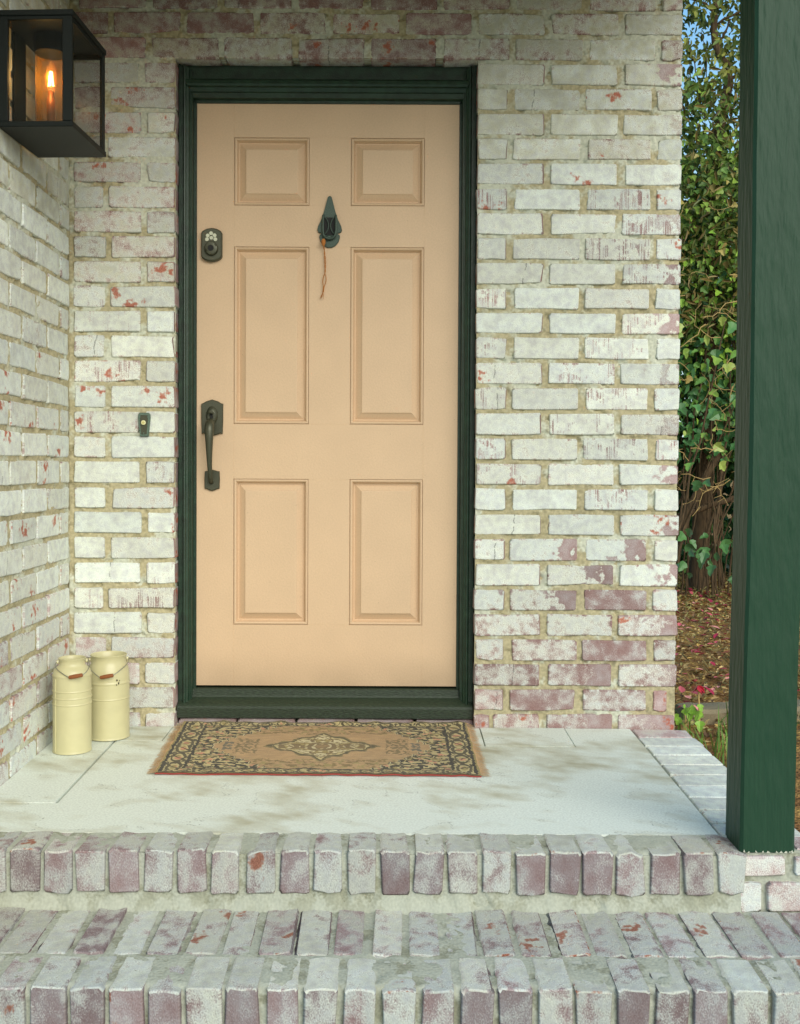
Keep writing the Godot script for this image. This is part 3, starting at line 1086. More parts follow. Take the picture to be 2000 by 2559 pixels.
	rp.push_back(Vector3(kx + 0.0225, 1.74, zf + 0.015))
	rp.push_back(Vector3(kx + 0.0215, 1.752, zf + 0.010))
	var rm := MB.new()
	rm.tube(rp, PackedFloat32Array([0.0042]), 10)
	part(kn, "ring", rm.mesh(), M.knocker)
	for s in [-1, 1]:
		var ap := PackedVector3Array()
		for i in 9:
			var t := i / 8.0
			ap.push_back(Vector3(kx + s * (0.0035 + 0.011 * pow(absf(t - 0.5) * 2.0, 2.0)), lerpf(1.688, 1.744, t), zf + 0.0125))
		var am := MB.new()
		am.tube(ap, PackedFloat32Array([0.0021]), 8)
		part(kn, "bar", am.mesh(), M.knocker)
	var stn := MB.new()
	stn.box(Vector3(kx - 0.010, 1.668, zf + 0.006), Vector3(kx + 0.010, 1.683, zf + 0.022), 0.004)
	part(kn, "striker", stn.mesh(), M.knocker)

func ring_xy(cx: float, cy: float, rx: float, ry: float, z: float) -> PackedVector3Array:
	var r := PackedVector3Array()
	for i in 24:
		var a := TAU * i / 24.0
		r.push_back(Vector3(cx + cos(a) * rx, cy + sin(a) * ry, z))
	return r

# ------------------------------------------------------------------ post and roof
func post() -> void:
	var o := thing("porch_post", "dark green square timber post at the right of the porch", "post", Vector3(0.8285, -0.021, 1.0))
	var mb := MB.new()
	var f := noise(5.0, 71, 3)
	var rings := []
	for k in 46:
		var y := 2.47 * k / 45.0
		var ln := 0.0135 * sm(0.0, 1.1, y)
		var ring := PackedVector3Array()
		var b := 0.007
		var x1 := 0.1305
		var z1 := 0.120
		for q in [[b, 0.0], [x1 - b, 0.0], [x1, b], [x1, z1 - b], [x1 - b, z1], [b, z1], [0.0, z1 - b], [0.0, b]]:
			ring.push_back(Vector3(q[0] + ln + 0.0016 * f.get_noise_2d(q[0] * 20.0, y * 0.35), y, q[1] + 0.0016 * f.get_noise_2d(q[1] * 20.0 + 9.0, y * 0.35)))
		rings.push_back(ring)
	mb.loft(rings, false, true, true)
	part(o, "shaft", mb.mesh(), M.green)
	# flakes of paint and mortar left along the foot
	var fl := MB.new()
	for i in 22:
		var x := rng.randf_range(0.005, 0.126)
		var h := rng.randf_range(0.002, 0.007) * (1.6 if x < 0.05 else 0.8)
		var p := Vector3(x, rng.randf_range(-0.001, 0.002), 0.1215)
		fl.tri(p + Vector3(-0.002, 0, 0), p + Vector3(0.0025, 0, 0.002), p + Vector3(rng.randf_range(-0.003, 0.003), h, 0.001), Vector3(0, 0, 1))
	var fo := part(o, "paint_flakes", fl.mesh(), plain(S(206, 206, 186), 0.8))
	fo.set_meta("kind", "stuff")

func porch_roof() -> void:
	var o := thing("porch_roof", "porch ceiling and beam above the door, out of the photo", "roof", Vector3.ZERO, "", "structure")
	var mb := MB.new()
	mb.box(Vector3(-3.6, 2.64, -0.1), Vector3(1.18, 2.70, 1.48))
	mb.box(Vector3(-3.6, 2.645, -3.2), Vector3(0.96, 2.705, -0.1))
	part(o, "ceiling", mb.mesh(), plain(S(150, 148, 128), 0.8))
	var bm := MB.new()
	bm.box(Vector3(-1.09, 2.452, 0.995), Vector3(1.2, 2.64, 1.135), 0.004)
	part(o, "beam", bm.mesh(), M.green)

# ------------------------------------------------------------------ garden
func leaf_mesh(kind: int) -> ArrayMesh:
	var mb := MB.new()
	var rim := []
	if kind == 0:      # ivy-like, three lobes
		rim = [Vector2(0, -0.05), Vector2(0.30, 0.02), Vector2(0.50, 0.30), Vector2(0.28, 0.50), Vector2(0.24, 0.78), Vector2(0, 1.05), Vector2(-0.24, 0.78), Vector2(-0.28, 0.50), Vector2(-0.50, 0.30), Vector2(-0.30, 0.02)]
	elif kind == 1:    # pointed oval
		rim = [Vector2(0, 0), Vector2(0.22, 0.22), Vector2(0.28, 0.5), Vector2(0.16, 0.8), Vector2(0, 1.05), Vector2(-0.16, 0.8), Vector2(-0.28, 0.5), Vector2(-0.22, 0.22)]
	else:              # grass-like curl
		rim = [Vector2(0, 0), Vector2(0.10, 0.3), Vector2(0.09, 0.65), Vector2(0, 1.0), Vector2(-0.09, 0.65), Vector2(-0.10, 0.3)]
	var mid := Vector3(0, 0.45, -0.10)
	var pts := []
	for q in rim:
		pts.push_back(Vector3(q.x, q.y, 0.22 * absf(q.x) - 0.25 * (q.y - 0.4) * (q.y - 0.4)))
	for i in pts.size():
		mb.tri(mid, pts[i], pts[(i + 1) % pts.size()], Vector3(0, 0, 1))
	return mb.mesh()

func scatter(parent: Node, called: String, mesh: Mesh, mat: Material, xf: Array, cols: Array) -> MultiMeshInstance3D:
	var mm := MultiMesh.new()
	mm.transform_format = MultiMesh.TRANSFORM_3D
	mm.use_colors = true
	mm.mesh = mesh
	mm.instance_count = xf.size()
	for i in xf.size():
		mm.set_instance_transform(i, xf[i])
		mm.set_instance_color(i, cols[i])
	var o := MultiMeshInstance3D.new()
	o.name = called
	o.multimesh = mm
	o.material_override = mat
	o.set_meta("kind", "stuff")
	parent.add_child(o, true)
	return o

func hang(p: Vector3, size: float, droop := 0.9) -> Transform3D:   # a leaf hanging roughly tip down, facing the porch
	var b := Basis.from_euler(Vector3(rng.randf_range(-0.9, 0.5), rng.randf_range(-1.2, 1.2), PI + rng.randf_range(-droop, droop)))
	return Transform3D(b.scaled(Vector3.ONE * size), p)

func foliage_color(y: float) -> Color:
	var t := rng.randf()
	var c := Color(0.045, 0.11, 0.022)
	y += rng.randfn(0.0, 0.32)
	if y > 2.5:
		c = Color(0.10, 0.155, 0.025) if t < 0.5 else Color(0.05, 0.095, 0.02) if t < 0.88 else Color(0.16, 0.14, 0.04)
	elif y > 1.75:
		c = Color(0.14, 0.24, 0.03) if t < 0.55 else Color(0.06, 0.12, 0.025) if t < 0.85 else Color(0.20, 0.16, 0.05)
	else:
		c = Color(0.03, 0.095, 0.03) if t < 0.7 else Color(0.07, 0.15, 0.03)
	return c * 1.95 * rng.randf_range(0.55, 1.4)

func ground_y(x: float, z: float) -> float:
	return lerpf(-0.10, -0.36, sm(0.55, 1.55, z)) - 0.006 * maxf(0.0, -z - 6.0) * 0.0 + 0.0 * x

func garden() -> void:
	# ground: one sheet to the horizon
	var gm := MB.new()
	var f := noise(1.6, 81, 4)
	var xs := [-120.0, -60.0, -25.0, -10.0, -4.0, -1.7]
	for i in 60:
		xs.push_back(-1.2 + i * 0.1)
	xs.append_array([5.5, 7.0, 10.0, 25.0, 60.0, 120.0])
	var zs := [-220.0, -120.0, -60.0, -30.0, -15.0, -9.0]
	for i in 100:
		zs.push_back(-8.0 + i * 0.1)
	zs.append_array([2.6, 4.0, 8.0, 20.0, 60.0])
	for z in zs:
		for x in xs:
			var y := ground_y(x, z) + (0.018 * f.get_noise_2d(x, z) if absf(x) < 6.0 and z < 0.6 else 0.0)
			gm.vert(Vector3(x, y, z), Vector3.UP)
	var m: int = xs.size()
	for j in zs.size() - 1:
		for i in m - 1:
			var a := j * m + i
			gm.face(a, a + 1, a + m + 1)
			gm.face(a, a + m + 1, a + m)
	var w := 512
	var col := PackedByteArray()
	col.resize(w * w * 3)
	var b := nbytes(w, w, 0.015, 401, 4)
	var g := nbytes(w, w, 0.2, 402, 3)
	for i in w * w:
		var t := 0.6 + 0.8 * g[i] / 255.0
		var k := clampf((b[i] / 255.0 - 0.35) * 2.2, 0.0, 1.0)
		col[i * 3] = clampi(int(lerpf(128.0, 176.0, k) * t), 0, 255)
		col[i * 3 + 1] = clampi(int(lerpf(94.0, 142.0, k) * t), 0, 255)
		col[i * 3 + 2] = clampi(int(lerpf(60.0, 84.0, k) * t), 0, 255)
	var gmat := plain(Color.WHITE, 0.95, 0.0, 0.2)
	gmat.albedo_texture = tex(w, w, col)
	gmat.uv1_triplanar = true
	gmat.uv1_world_triplanar = true
	gmat.uv1_scale = Vector3.ONE * 0.7
	bump(gmat, tex(w, w, g, Image.FORMAT_L8), 1.0)
	var go := part(self, "ground", gm.mesh(), gmat)
	mark(go, "dry bare garden soil and straw beyond the porch", "ground", "", "structure")
	var pm := MB.new()
	pm.quad(Vector3(-3.5, -0.332, 1.49), Vector3(2.2, -0.332, 1.49), Vector3(2.2, -0.332, 9.0), Vector3(-3.5, -0.332, 9.0), Vector3.UP)
	var po := part(self, "path", pm.mesh(), M.bed)
	mark(po, "pale mortar path leading up to the brick steps", "path", "", "structure")
	litter_and_grass()
	hedge()

func litter_and_grass() -> void:
	var xf := []
	var cols := []
	var pal := [Color(0.30, 0.20, 0.085), Color(0.22, 0.13, 0.055), Color(0.40, 0.30, 0.13), Color(0.12, 0.07, 0.035), Color(0.36, 0.24, 0.07), Color(0.26, 0.24, 0.08)]
	for i in 15000:
		var z := -rng.randf_range(0.15, 6.5)
		var x := rng.randf_range(0.95, 4.6)
		var b := Basis.from_euler(Vector3(-PI / 2.0 + rng.randf_range(-0.5, 0.5), rng.randf_range(0, TAU), rng.randf_range(-0.5, 0.5)))
		var s := rng.randf_range(0.02, 0.045)
		xf.push_back(Transform3D(b.scaled(Vector3.ONE * s), Vector3(x, -0.093 + rng.randf_range(0.0, 0.022), z)))
		cols.push_back(pal[rng.randi() % 6] * 1.4 * rng.randf_range(0.6, 1.3))
	var lt := scatter(self, "fallen_leaves", leaf_mesh(1), M.litter, xf, cols)
	mark(lt, "brown and tan dry leaves covering the garden soil", "leaf litter", "", "stuff")
	xf = []
	cols = []
	for i in 7000:
		var z := -rng.randf_range(0.2, 6.5)
		var x := rng.randf_range(0.95, 4.6)
		var b := Basis.from_euler(Vector3(-PI / 2.0 + rng.randf_range(-0.3, 0.5), rng.randf_range(0, TAU), 0))
		var s := rng.randf_range(0.04, 0.10)
		xf.push_back(Transform3D(b.scaled(Vector3(s * 0.35, s, s)), Vector3(x, -0.085 + rng.randf_range(0.0, 0.025), z)))
		cols.push_back((Color(0.56, 0.44, 0.20) if z > -3.2 else Color(0.50, 0.48, 0.18)) * rng.randf_range(0.6, 1.25))
	var sw := scatter(self, "dry_grass", leaf_mesh(2), M.litter, xf, cols)
	mark(sw, "straw coloured dry grass lying over the garden soil", "grass", "", "stuff")
	xf = []
	cols = []
	for i in 800:
		var z := -rng.randf_range(0.4, 4.6)
		var x := rng.randf_range(1.0, 3.2)
		var b := Basis.from_euler(Vector3(-PI / 2.0 + rng.randf_range(-0.8, 0.8), rng.randf_range(0, TAU), rng.randf_range(-0.6, 0.6)))
		var s := rng.randf_range(0.022, 0.048)
		xf.push_back(Transform3D(b.scaled(Vector3(s * 1.3, s, s)), Vector3(x, -0.068 + rng.randf_range(0.0, 0.03), z)))
		cols.push_back([Color(0.52, 0.11, 0.14), Color(0.60, 0.26, 0.24), Color(0.30, 0.02, 0.06)][rng.randi() % 3] * rng.randf_range(0.8, 1.2))
	var pt := scatter(self, "petals", leaf_mesh(1), M.litter, xf, cols)
	mark(pt, "pink and crimson fallen petals strewn over the dry leaves", "petals", "", "stuff")
	# a tuft of grass at the porch edge
	var tf := thing("grass_tuft", "bright green grass tuft growing at the corner of the porch", "grass", Vector3(1.13, -0.10, 0.05))
	var gb := MB.new()
	for i in 90:
		var q := Vector3(rng.randf_range(-0.10, 0.13), 0, rng.randf_range(-0.34, 0.28))
		var ln := rng.randf_range(0.08, 0.19)
		var a := rng.randf_range(0, TAU)
		var dir := Vector3(cos(a), 0, sin(a))
		var w := Vector3(-dir.z, 0, dir.x) * 0.0032
		var p1 := q + Vector3(0, ln * 0.6, 0) + dir * ln * 0.18
		var p2 := q + Vector3(0, ln * rng.randf_range(0.8, 1.0), 0) + dir * ln * rng.randf_range(0.35, 0.7)
		gb.tint = Color(0.12, 0.24, 0.035) * rng.randf_range(0.7, 1.4) if rng.randf() < 0.8 else Color(0.34, 0.30, 0.10)
		gb.quad(q - w, q + w, p1 + w * 0.8, p1 - w * 0.8, Vector3(0, 0.3, 1))
		gb.tri(p1 - w * 0.8, p1 + w * 0.8, p2, Vector3(0, 0.3, 1))
	var bl := part(tf, "blades", gb.mesh(), M.leaf)
	bl.set_meta("kind", "stuff")
	# weathered timber lying at the edge of the bed
	var tb := thing("timber_edging", "weathered grey timber lying on the soil behind the porch corner", "timber", Vector3(1.22, -0.105, -0.52))
	var f := noise(14.0, 91, 3)
	var rings := []
	for k in 26:
		var x := 0.62 * k / 25.0 - 0.10
		var ring := PackedVector3Array()
		for j in 14:
			var a := TAU * j / 14.0
			var c := Vector2(clampf(cos(a) * 1.3, -1, 1) * 0.07, clampf(sin(a) * 1.3, -1, 1) * 0.036 + 0.034)
			var nz := f.get_noise_3d(x * 1.2, c.x * 9.0, c.y * 9.0) * 0.009
			ring.push_back(Vector3(x, c.y + nz, c.x + nz - 0.12 * x))
		rings.push_back(ring)
	var tm := MB.new()
	tm.loft(rings, false, true, true)
	var tmat := plain(S(176, 162, 130), 0.9)
	tmat.uv1_triplanar = true
	tmat.uv1_scale = Vector3(7, 7, 7)
	tmat.albedo_texture = tinted(M.grain, 0.4, 92)
	bump(tmat, M.grain, 0.5)
	part(tb, "log", tm.mesh(), tmat)
	# seedling by the broken corner brick
	var sd := thing("seedling", "small seedling with lime green leaves at the broken corner brick", "plant", Vector3(1.045, -0.09, -0.16))
	var sm2 := MB.new()
	sm2.tube(PackedVector3Array([Vector3.ZERO, Vector3(0.005, 0.06, 0.0), Vector3(-0.005, 0.12, 0.01)]), PackedFloat32Array([0.003, 0.0025, 0.0018]), 6)
	part(sd, "stem", sm2.mesh(), M.twig)
	var lm := leaf_mesh(0)
	var lime := plain(Color(0.22, 0.42, 0.035).linear_to_srgb(), 0.5)
	lime.backlight_enabled = true
	lime.backlight = Color(0.4, 0.4, 0.4)
	for i in 12:
		var o := part(sd, "leaf", lm, lime)
		o.transform = hang(Vector3(rng.randf_range(-0.045, 0.06), rng.randf_range(0.085, 0.15), rng.randf_range(-0.01, 0.05)), rng.randf_range(0.028, 0.042), 1.4)
	# one red bloom on a stalk
	var bl2 := thing("red_bloom", "single crimson bloom drooping on a pale stalk above the timber", "flower", Vector3(1.135, -0.09, -0.30))
	var bs := MB.new()
	bs.tube(PackedVector3Array([Vector3.ZERO, Vector3(0.0, 0.09, 0.0), Vector3(-0.004, 0.16, 0.0)]), PackedFloat32Array([0.006, 0.004, 0.003]), 6)
	part(bl2, "stalk", bs.mesh(), M.twig)
	var red := plain(Color(0.45, 0.015, 0.04).linear_to_srgb(), 0.6)
	for i in 7:
		var o := part(bl2, "petal", leaf_mesh(1), red)
		o.transform = Transform3D(Basis.from_euler(Vector3(rng.randf_range(-0.8, 0.8), TAU * i / 7.0, PI + rng.randf_range(-0.7, 0.7))).scaled(Vector3.ONE * 0.034), Vector3(-0.004, 0.178, 0.0))

func curve(p0: Vector3, p1: Vector3, p2: Vector3, p3: Vector3, n: int, wob := 0.0) -> PackedVector3Array:
	var r := PackedVector3Array()
	for i in n + 1:
		var t := float(i) / n
		var q := p0.bezier_interpolate(p1, p2, p3, t)
		if i > 0 and i < n:
			q += Vector3(rng.randf_range(-wob, wob), rng.randf_range(-wob, wob), rng.randf_range(-wob, wob))
		r.push_back(q)
	return r

func hedge() -> void:
	var hd := thing("climbing_hedge", "tall tangled hedge of ivy and bare vine stems behind the porch", "hedge", Vector3.ZERO)
	var ivy := leaf_mesh(0)
	var oval := leaf_mesh(1)
	var curl := leaf_mesh(2)
	# stems
	var trunk := MB.new()
	trunk.tube(curve(Vector3(2.12, -0.12, -4.62), Vector3(2.16, 0.35, -4.6), Vector3(2.25, 0.65, -4.5), Vector3(2.47, 1.02, -4.45), 14, 0.006), PackedFloat32Array([0.048, 0.044, 0.040, 0.038, 0.036, 0.034, 0.032, 0.031, 0.030, 0.029, 0.029, 0.028, 0.026, 0.024, 0.020]), 12)
	part(hd, "trunk", trunk.mesh(), M.bark)
	for i in 84:
		var x := rng.randf_range(1.6, 4.6) if i > 26 else rng.randf_range(1.95, 2.65)
		var z := rng.randf_range(-5.3, -4.3)
		var lean := rng.randf_range(-0.25, 0.7)
		var top := rng.randf_range(1.3, 2.4)
		var r := rng.randf_range(0.004, 0.012)
		var sm3 := MB.new()
		sm3.tube(curve(Vector3(x, -0.12, z), Vector3(x + rng.randf_range(-0.1, 0.1), 0.4, z), Vector3(x + lean * 0.6, top * 0.6, z + 0.1), Vector3(x + lean, top, z + rng.randf_range(-0.2, 0.3)), 12, 0.018), PackedFloat32Array([r, r, r * 0.95, r * 0.9, r * 0.85, r * 0.8, r * 0.75, r * 0.7, r * 0.65, r * 0.6, r * 0.5, r * 0.4, r * 0.3]), 7)
		part(hd, "stem", sm3.mesh(), M.bark)
	var lim := MB.new()
	lim.tube(curve(Vector3(2.14, 0.5, -4.7), Vector3(2.4, 0.55, -4.6), Vector3(2.6, 0.72, -4.5), Vector3(3.1, 0.8, -4.5), 10, 0.01), PackedFloat32Array([0.03, 0.028, 0.026, 0.024, 0.02]), 9)
	part(hd, "stem", lim.mesh(), M.bark)
	# pale dry twigs in front of the leaves
	for i in 64:
		var tw := MB.new()
		var p := Vector3(rng.randf_range(1.9, 3.1), rng.randf_range(0.7, 2.9), rng.randf_range(-4.25, -3.95))
		var path := PackedVector3Array([p])
		var a := rng.randf_range(0, TAU)
		for k in rng.randi_range(4, 8):
			a += rng.randf_range(-0.9, 0.9)
			p += Vector3(cos(a), sin(a) * 0.8, rng.randf_range(-0.3, 0.3)) * rng.randf_range(0.03, 0.07)
			path.push_back(p)
		var r := rng.randf_range(0.0018, 0.0040)
		tw.tube(path, PackedFloat32Array([r, r, r * 0.9, r * 0.8, r * 0.7, r * 0.6]), 5)
		for k in range(1, path.size() - 1):
			if rng.randf() < 0.6:
				var e := path[k] + Vector3(rng.randf_range(-0.06, 0.06), rng.randf_range(-0.05, 0.07), rng.randf_range(-0.02, 0.03))
				tw.tube(PackedVector3Array([path[k], e]), PackedFloat32Array([r * 0.7, r * 0.4]), 5)
		part(hd, "twig", tw.mesh(), M.twig)
	# leaves that show singly
	for i in 190:
		var low := i < 75
		var y := rng.randf_range(0.06, 0.46) if low else rng.randf_range(0.75, 2.3)
		if not low and i < 120:
			y = rng.randf_range(1.25, 2.0)
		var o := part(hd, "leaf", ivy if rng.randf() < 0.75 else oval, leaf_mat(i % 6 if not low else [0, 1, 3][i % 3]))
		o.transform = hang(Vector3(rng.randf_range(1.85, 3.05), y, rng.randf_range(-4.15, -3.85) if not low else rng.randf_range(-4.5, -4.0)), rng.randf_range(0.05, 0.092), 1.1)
	# the mass of leaves
	for lay_ in 3:
		var xf := []
		var cols := []
		var n: int = [29000, 22000, 12000][lay_]
		for i in n:
			var x := rng.randf_range(1.2, 6.6)
			var y := 0.0
			var z := 0.0
			var s := rng.randf_range(0.028, 0.066)
			if lay_ == 0:
				y = 0.95 + 2.85 * pow(rng.randf(), 0.9)
				z = -4.25 - rng.randf() * 0.75 + 0.25 * sin(y * 2.3 + x * 3.1) * 0.5
				if y > 3.35 and rng.randf() < 0.45:
					y -= 0.6
			elif lay_ == 1:
				y = rng.randf_range(0.8, 3.55)
				z = -5.0 - rng.randf() * 0.9
				s *= 1.3
			else:
				y = rng.randf_range(-0.05, 3.2)
				z = -6.0 - rng.randf() * 0.6
				s *= 1.7
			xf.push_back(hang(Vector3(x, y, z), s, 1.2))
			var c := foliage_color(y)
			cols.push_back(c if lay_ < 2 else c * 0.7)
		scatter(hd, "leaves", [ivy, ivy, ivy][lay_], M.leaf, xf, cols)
	var xf2 := []
	var cols2 := []
	for i in 5200:
		var y := rng.randf_range(1.9, 3.75)
		xf2.push_back(hang(Vector3(rng.randf_range(1.2, 5.2), y, rng.randf_range(-4.7, -4.05)), rng.randf_range(0.05, 0.11), 1.5))
		cols2.push_back((Color(0.20, 0.15, 0.05) if rng.randf() < 0.4 else Color(0.12, 0.15, 0.03)) * rng.randf_range(0.6, 1.4))
	scatter(hd, "curled_leaves", curl, M.leaf, xf2, cols2)
	# the tree that rises out of the hedge
	var tr := thing("tree", "twisted tree limb with sparse leaves against blue sky above the hedge", "tree", Vector3.ZERO)
	var t1 := MB.new()
	t1.tube(PackedVector3Array([Vector3(2.46, -0.15, -5.0), Vector3(2.50, 1.6, -4.9), Vector3(2.47, 3.0, -4.75), Vector3(2.49, 3.55, -4.62), Vector3(2.535, 3.80, -4.58), Vector3(2.515, 3.92, -4.56), Vector3(2.455, 4.00, -4.56), Vector3(2.425, 4.09, -4.56), Vector3(2.41, 4.20, -4.56), Vector3(2.425, 4.33, -4.58), Vector3(2.45, 4.5, -4.6), Vector3(2.43, 4.75, -4.6), Vector3(2.5, 5.0, -4.6)]), PackedFloat32Array([0.075, 0.065, 0.05, 0.042, 0.036, 0.031, 0.029, 0.028, 0.025, 0.021, 0.020, 0.018, 0.014]), 12)
	part(tr, "trunk", t1.mesh(), M.bark)
	for q in [[Vector3(2.435, 4.07, -4.56), Vector3(2.47, 4.10, -4.54), Vector3(2.475, 4.16, -4.52), Vector3(2.52, 4.25, -4.5), 0.014], [Vector3(2.425, 4.33, -4.58), Vector3(2.3, 4.4, -4.5), Vector3(2.1, 4.36, -4.4), Vector3(1.9, 4.5, -4.4), 0.011], [Vector3(2.42, 4.22, -4.56), Vector3(2.6, 4.35, -4.5), Vector3(2.75, 4.3, -4.5), Vector3(2.95, 4.5, -4.5), 0.010], [Vector3(2.53, 3.82, -4.58), Vector3(2.7, 3.9, -4.5), Vector3(2.8, 4.0, -4.5), Vector3(3.0, 4.05, -4.5), 0.014], [Vector3(2.3, 3.55, -4.5), Vector3(2.28, 3.8, -4.45), Vector3(2.2, 3.95, -4.4), Vector3(2.16, 4.1, -4.4), 0.006], [Vector3(2.33, 3.5, -4.5), Vector3(2.3, 3.8, -4.4), Vector3(2.35, 3.9, -4.4), Vector3(2.27, 4.12, -4.4), 0.005], [Vector3(2.15, 3.5, -4.5), Vector3(2.17, 3.7, -4.45), Vector3(2.2, 3.75, -4.4), Vector3(2.19, 3.9, -4.4), 0.005], [Vector3(2.45, 4.5, -4.6), Vector3(2.3, 4.6, -4.5), Vector3(2.1, 4.7, -4.5), Vector3(1.8, 4.7, -4.5), 0.01]]:
		var bm := MB.new()
		var r: float = q[4]
		bm.tube(curve(q[0], q[1], q[2], q[3], 9, 0.008), PackedFloat32Array([r, r * 0.95, r * 0.9, r * 0.8, r * 0.75, r * 0.7, r * 0.6, r * 0.5, r * 0.45, r * 0.4]), 7)
		part(tr, "branch", bm.mesh(), M.bark)
	var xf3 := []
	var cols3 := []
	var nf := noise(3.2, 97, 2)
	for i in 19000:
		var p := Vector3(rng.randf_range(1.2, 4.8), rng.randf_range(3.65, 5.3), rng.randf_range(-5.0, -4.2))
		if nf.get_noise_3dv(p) < -0.04 - 0.10 * sm(4.0, 4.3, p.y):
			continue
		xf3.push_back(hang(p, rng.randf_range(0.035, 0.07), 1.4))
		cols3.push_back((Color(0.20, 0.22, 0.04) if rng.randf() < 0.6 else Color(0.09, 0.14, 0.03)) * rng.randf_range(0.6, 1.5))
	scatter(tr, "crown", oval, M.leaf, xf3, cols3)

var _leafmats := []
func leaf_mat(i: int) -> StandardMaterial3D:
	if _leafmats.is_empty():
		for c in [Color(0.055, 0.17, 0.05), Color(0.09, 0.25, 0.07), Color(0.22, 0.36, 0.06), Color(0.06, 0.18, 0.045), Color(0.16, 0.34, 0.06), Color(0.32, 0.42, 0.09)]:
			var m := plain(Color(c.r, c.g, c.b).linear_to_srgb(), 0.42, 0.0, 0.5)
			m.backlight_enabled = true
			m.backlight = Color(0.4, 0.4, 0.4)
			_leafmats.push_back(m)
	return _leafmats[i]

# ------------------------------------------------------------------ lantern
func lantern() -> void:
	var x0 := -1.083
	var x1 := -0.878
	var y0 := 1.818
	var y1 := 2.138
	var z0 := 0.372
	var z1 := 0.667
	var o := thing("wall_lantern", "black iron box lantern with glass sides and a lit candle bulb", "lantern", Vector3(-0.98, 1.818, 0.52))
	o.rotation.y = -0.045
	var off := o.position
	var bx := func(lo: Vector3, hi: Vector3, bev: float) -> ArrayMesh:
		var mb := MB.new()
		mb.box(lo - off, hi - off, bev)
		return mb.mesh()
	part(o, "base", bx.call(Vector3(x0 - 0.002, y0, z0 - 0.002), Vector3(x1 + 0.003, y0 + 0.016, z1 + 0.003), 0.002), M.iron)
	part(o, "top", bx.call(Vector3(x0 - 0.002, y1 - 0.016, z0 - 0.002), Vector3(x1 + 0.003, y1, z1 + 0.003), 0.002), M.iron)
	for q in [[x0, z1 - 0.014, 0.025, 0.014], [x1 - 0.027, z1 - 0.014, 0.027, 0.014], [x1 - 0.010, z0, 0.010, 0.022], [x0, z0, 0.014, 0.014]]:
		part(o, "corner_bar", bx.call(Vector3(q[0], y0 + 0.016, q[1]), Vector3(q[0] + q[2], y1 - 0.016, q[1] + q[3]), 0.0015), M.iron)
	part(o, "rail", bx.call(Vector3(x0 + 0.025, y1 - 0.026, z1 - 0.012), Vector3(x1 - 0.027, y1 - 0.016, z1 - 0.001), 0.001), M.iron)
	part(o, "rail", bx.call(Vector3(x1 - 0.010, y1 - 0.030, z0 + 0.022), Vector3(x1 - 0.001, y1 - 0.016, z1 - 0.014), 0.001), M.iron)
	part(o, "rail", bx.call(Vector3(x0 + 0.014, y1 - 0.030, z0 + 0.001), Vector3(x1 - 0.010, y1 - 0.016, z0 + 0.010), 0.001), M.iron)
	part(o, "rail", bx.call(Vector3(x0 + 0.005, y0 + 0.016, z0 + 0.001), Vector3(x1 - 0.010, y0 + 0.024, z0 + 0.010), 0.001), M.iron)
	part(o, "back_plate", bx.call(Vector3(-1.0885, y0 + 0.016, 0.475), Vector3(x0 + 0.003, y1 - 0.016, 0.56), 0.002), M.iron)
	# panes
	part(o, "pane", bx.call(Vector3(x0 + 0.025, y0 + 0.016, z1 - 0.008), Vector3(x1 - 0.027, y1 - 0.026, z1 - 0.006), 0.0), M.dusty)
	part(o, "pane", bx.call(Vector3(x1 - 0.006, y0 + 0.016, z0 + 0.022), Vector3(x1 - 0.004, y1 - 0.030, z1 - 0.014), 0.0), M.glass)
	part(o, "pane", bx.call(Vector3(x0 + 0.014, y0 + 0.024, z0 + 0.004), Vector3(x1 - 0.010, y1 - 0.030, z0 + 0.006), 0.0), M.glass)
	# chimney, candle, bulb
	var c := Vector3(-0.992, 0, 0.515) - Vector3(off.x, 0, off.z)
	var ch := MB.new()
	ch.lathe(c, [Vector2(0.043, 0.018), Vector2(0.043, 0.10), Vector2(0.043, 0.20), Vector2(0.043, 0.262)], 36)
	part(o, "chimney", ch.mesh(), M.amber)
	var cap := MB.new()
	cap.lathe(c, [Vector2(0.001, 0.255), Vector2(0.046, 0.255), Vector2(0.048, 0.268), Vector2(0.046, 0.304), Vector2(0.001, 0.304)], 30)
	part(o, "chimney_cap", cap.mesh(), M.iron)
	var sl := MB.new()
	sl.lathe(c, [Vector2(0.001, 0.017), Vector2(0.017, 0.017), Vector2(0.017, 0.024), Vector2(0.0065, 0.028), Vector2(0.0065, 0.056), Vector2(0.0118, 0.060), Vector2(0.0118, 0.126), Vector2(0.0085, 0.128), Vector2(0.0085, 0.148), Vector2(0.001, 0.148)], 20)
	var cop := plain(S(176, 112, 66), 0.45, 0.4)
	part(o, "candle_sleeve", sl.mesh(), cop)
	var bu := MB.new()
	bu.lathe(c, [Vector2(0.008, 0.146), Vector2(0.0125, 0.158), Vector2(0.0165, 0.174), Vector2(0.0175, 0.186), Vector2(0.0155, 0.202), Vector2(0.0110, 0.218), Vector2(0.0055, 0.230), Vector2(0.001, 0.236)], 20)
	var bulb := plain(Color(1.0, 0.72, 0.34, 0.14), 0.05)
	bulb.transparency = BaseMaterial3D.TRANSPARENCY_ALPHA
	var glow := plain(Color(1, 0.7, 0.3))
	glow.emission_enabled = true
	glow.emission = Color(1.0, 0.84, 0.50)
	glow.emission_energy_multiplier = 16.0
	var bo := part(o, "bulb", bu.mesh(), bulb)
	var fm := MB.new()
	for s in [[-0.0045, 0.0], [0.0045, 0.0], [0.0, 0.004]]:
		fm.tube(PackedVector3Array([c + Vector3(s[0] * 1.5, 0.164, s[1]), c + Vector3(s[0] * 0.6, 0.206, s[1] * 0.5)]), PackedFloat32Array([0.0026, 0.0022]), 8)
	part(bo, "filament", fm.mesh(), glow)
	var halo := plain(Color(1, 0.75, 0.35, 0.25), 0.4)
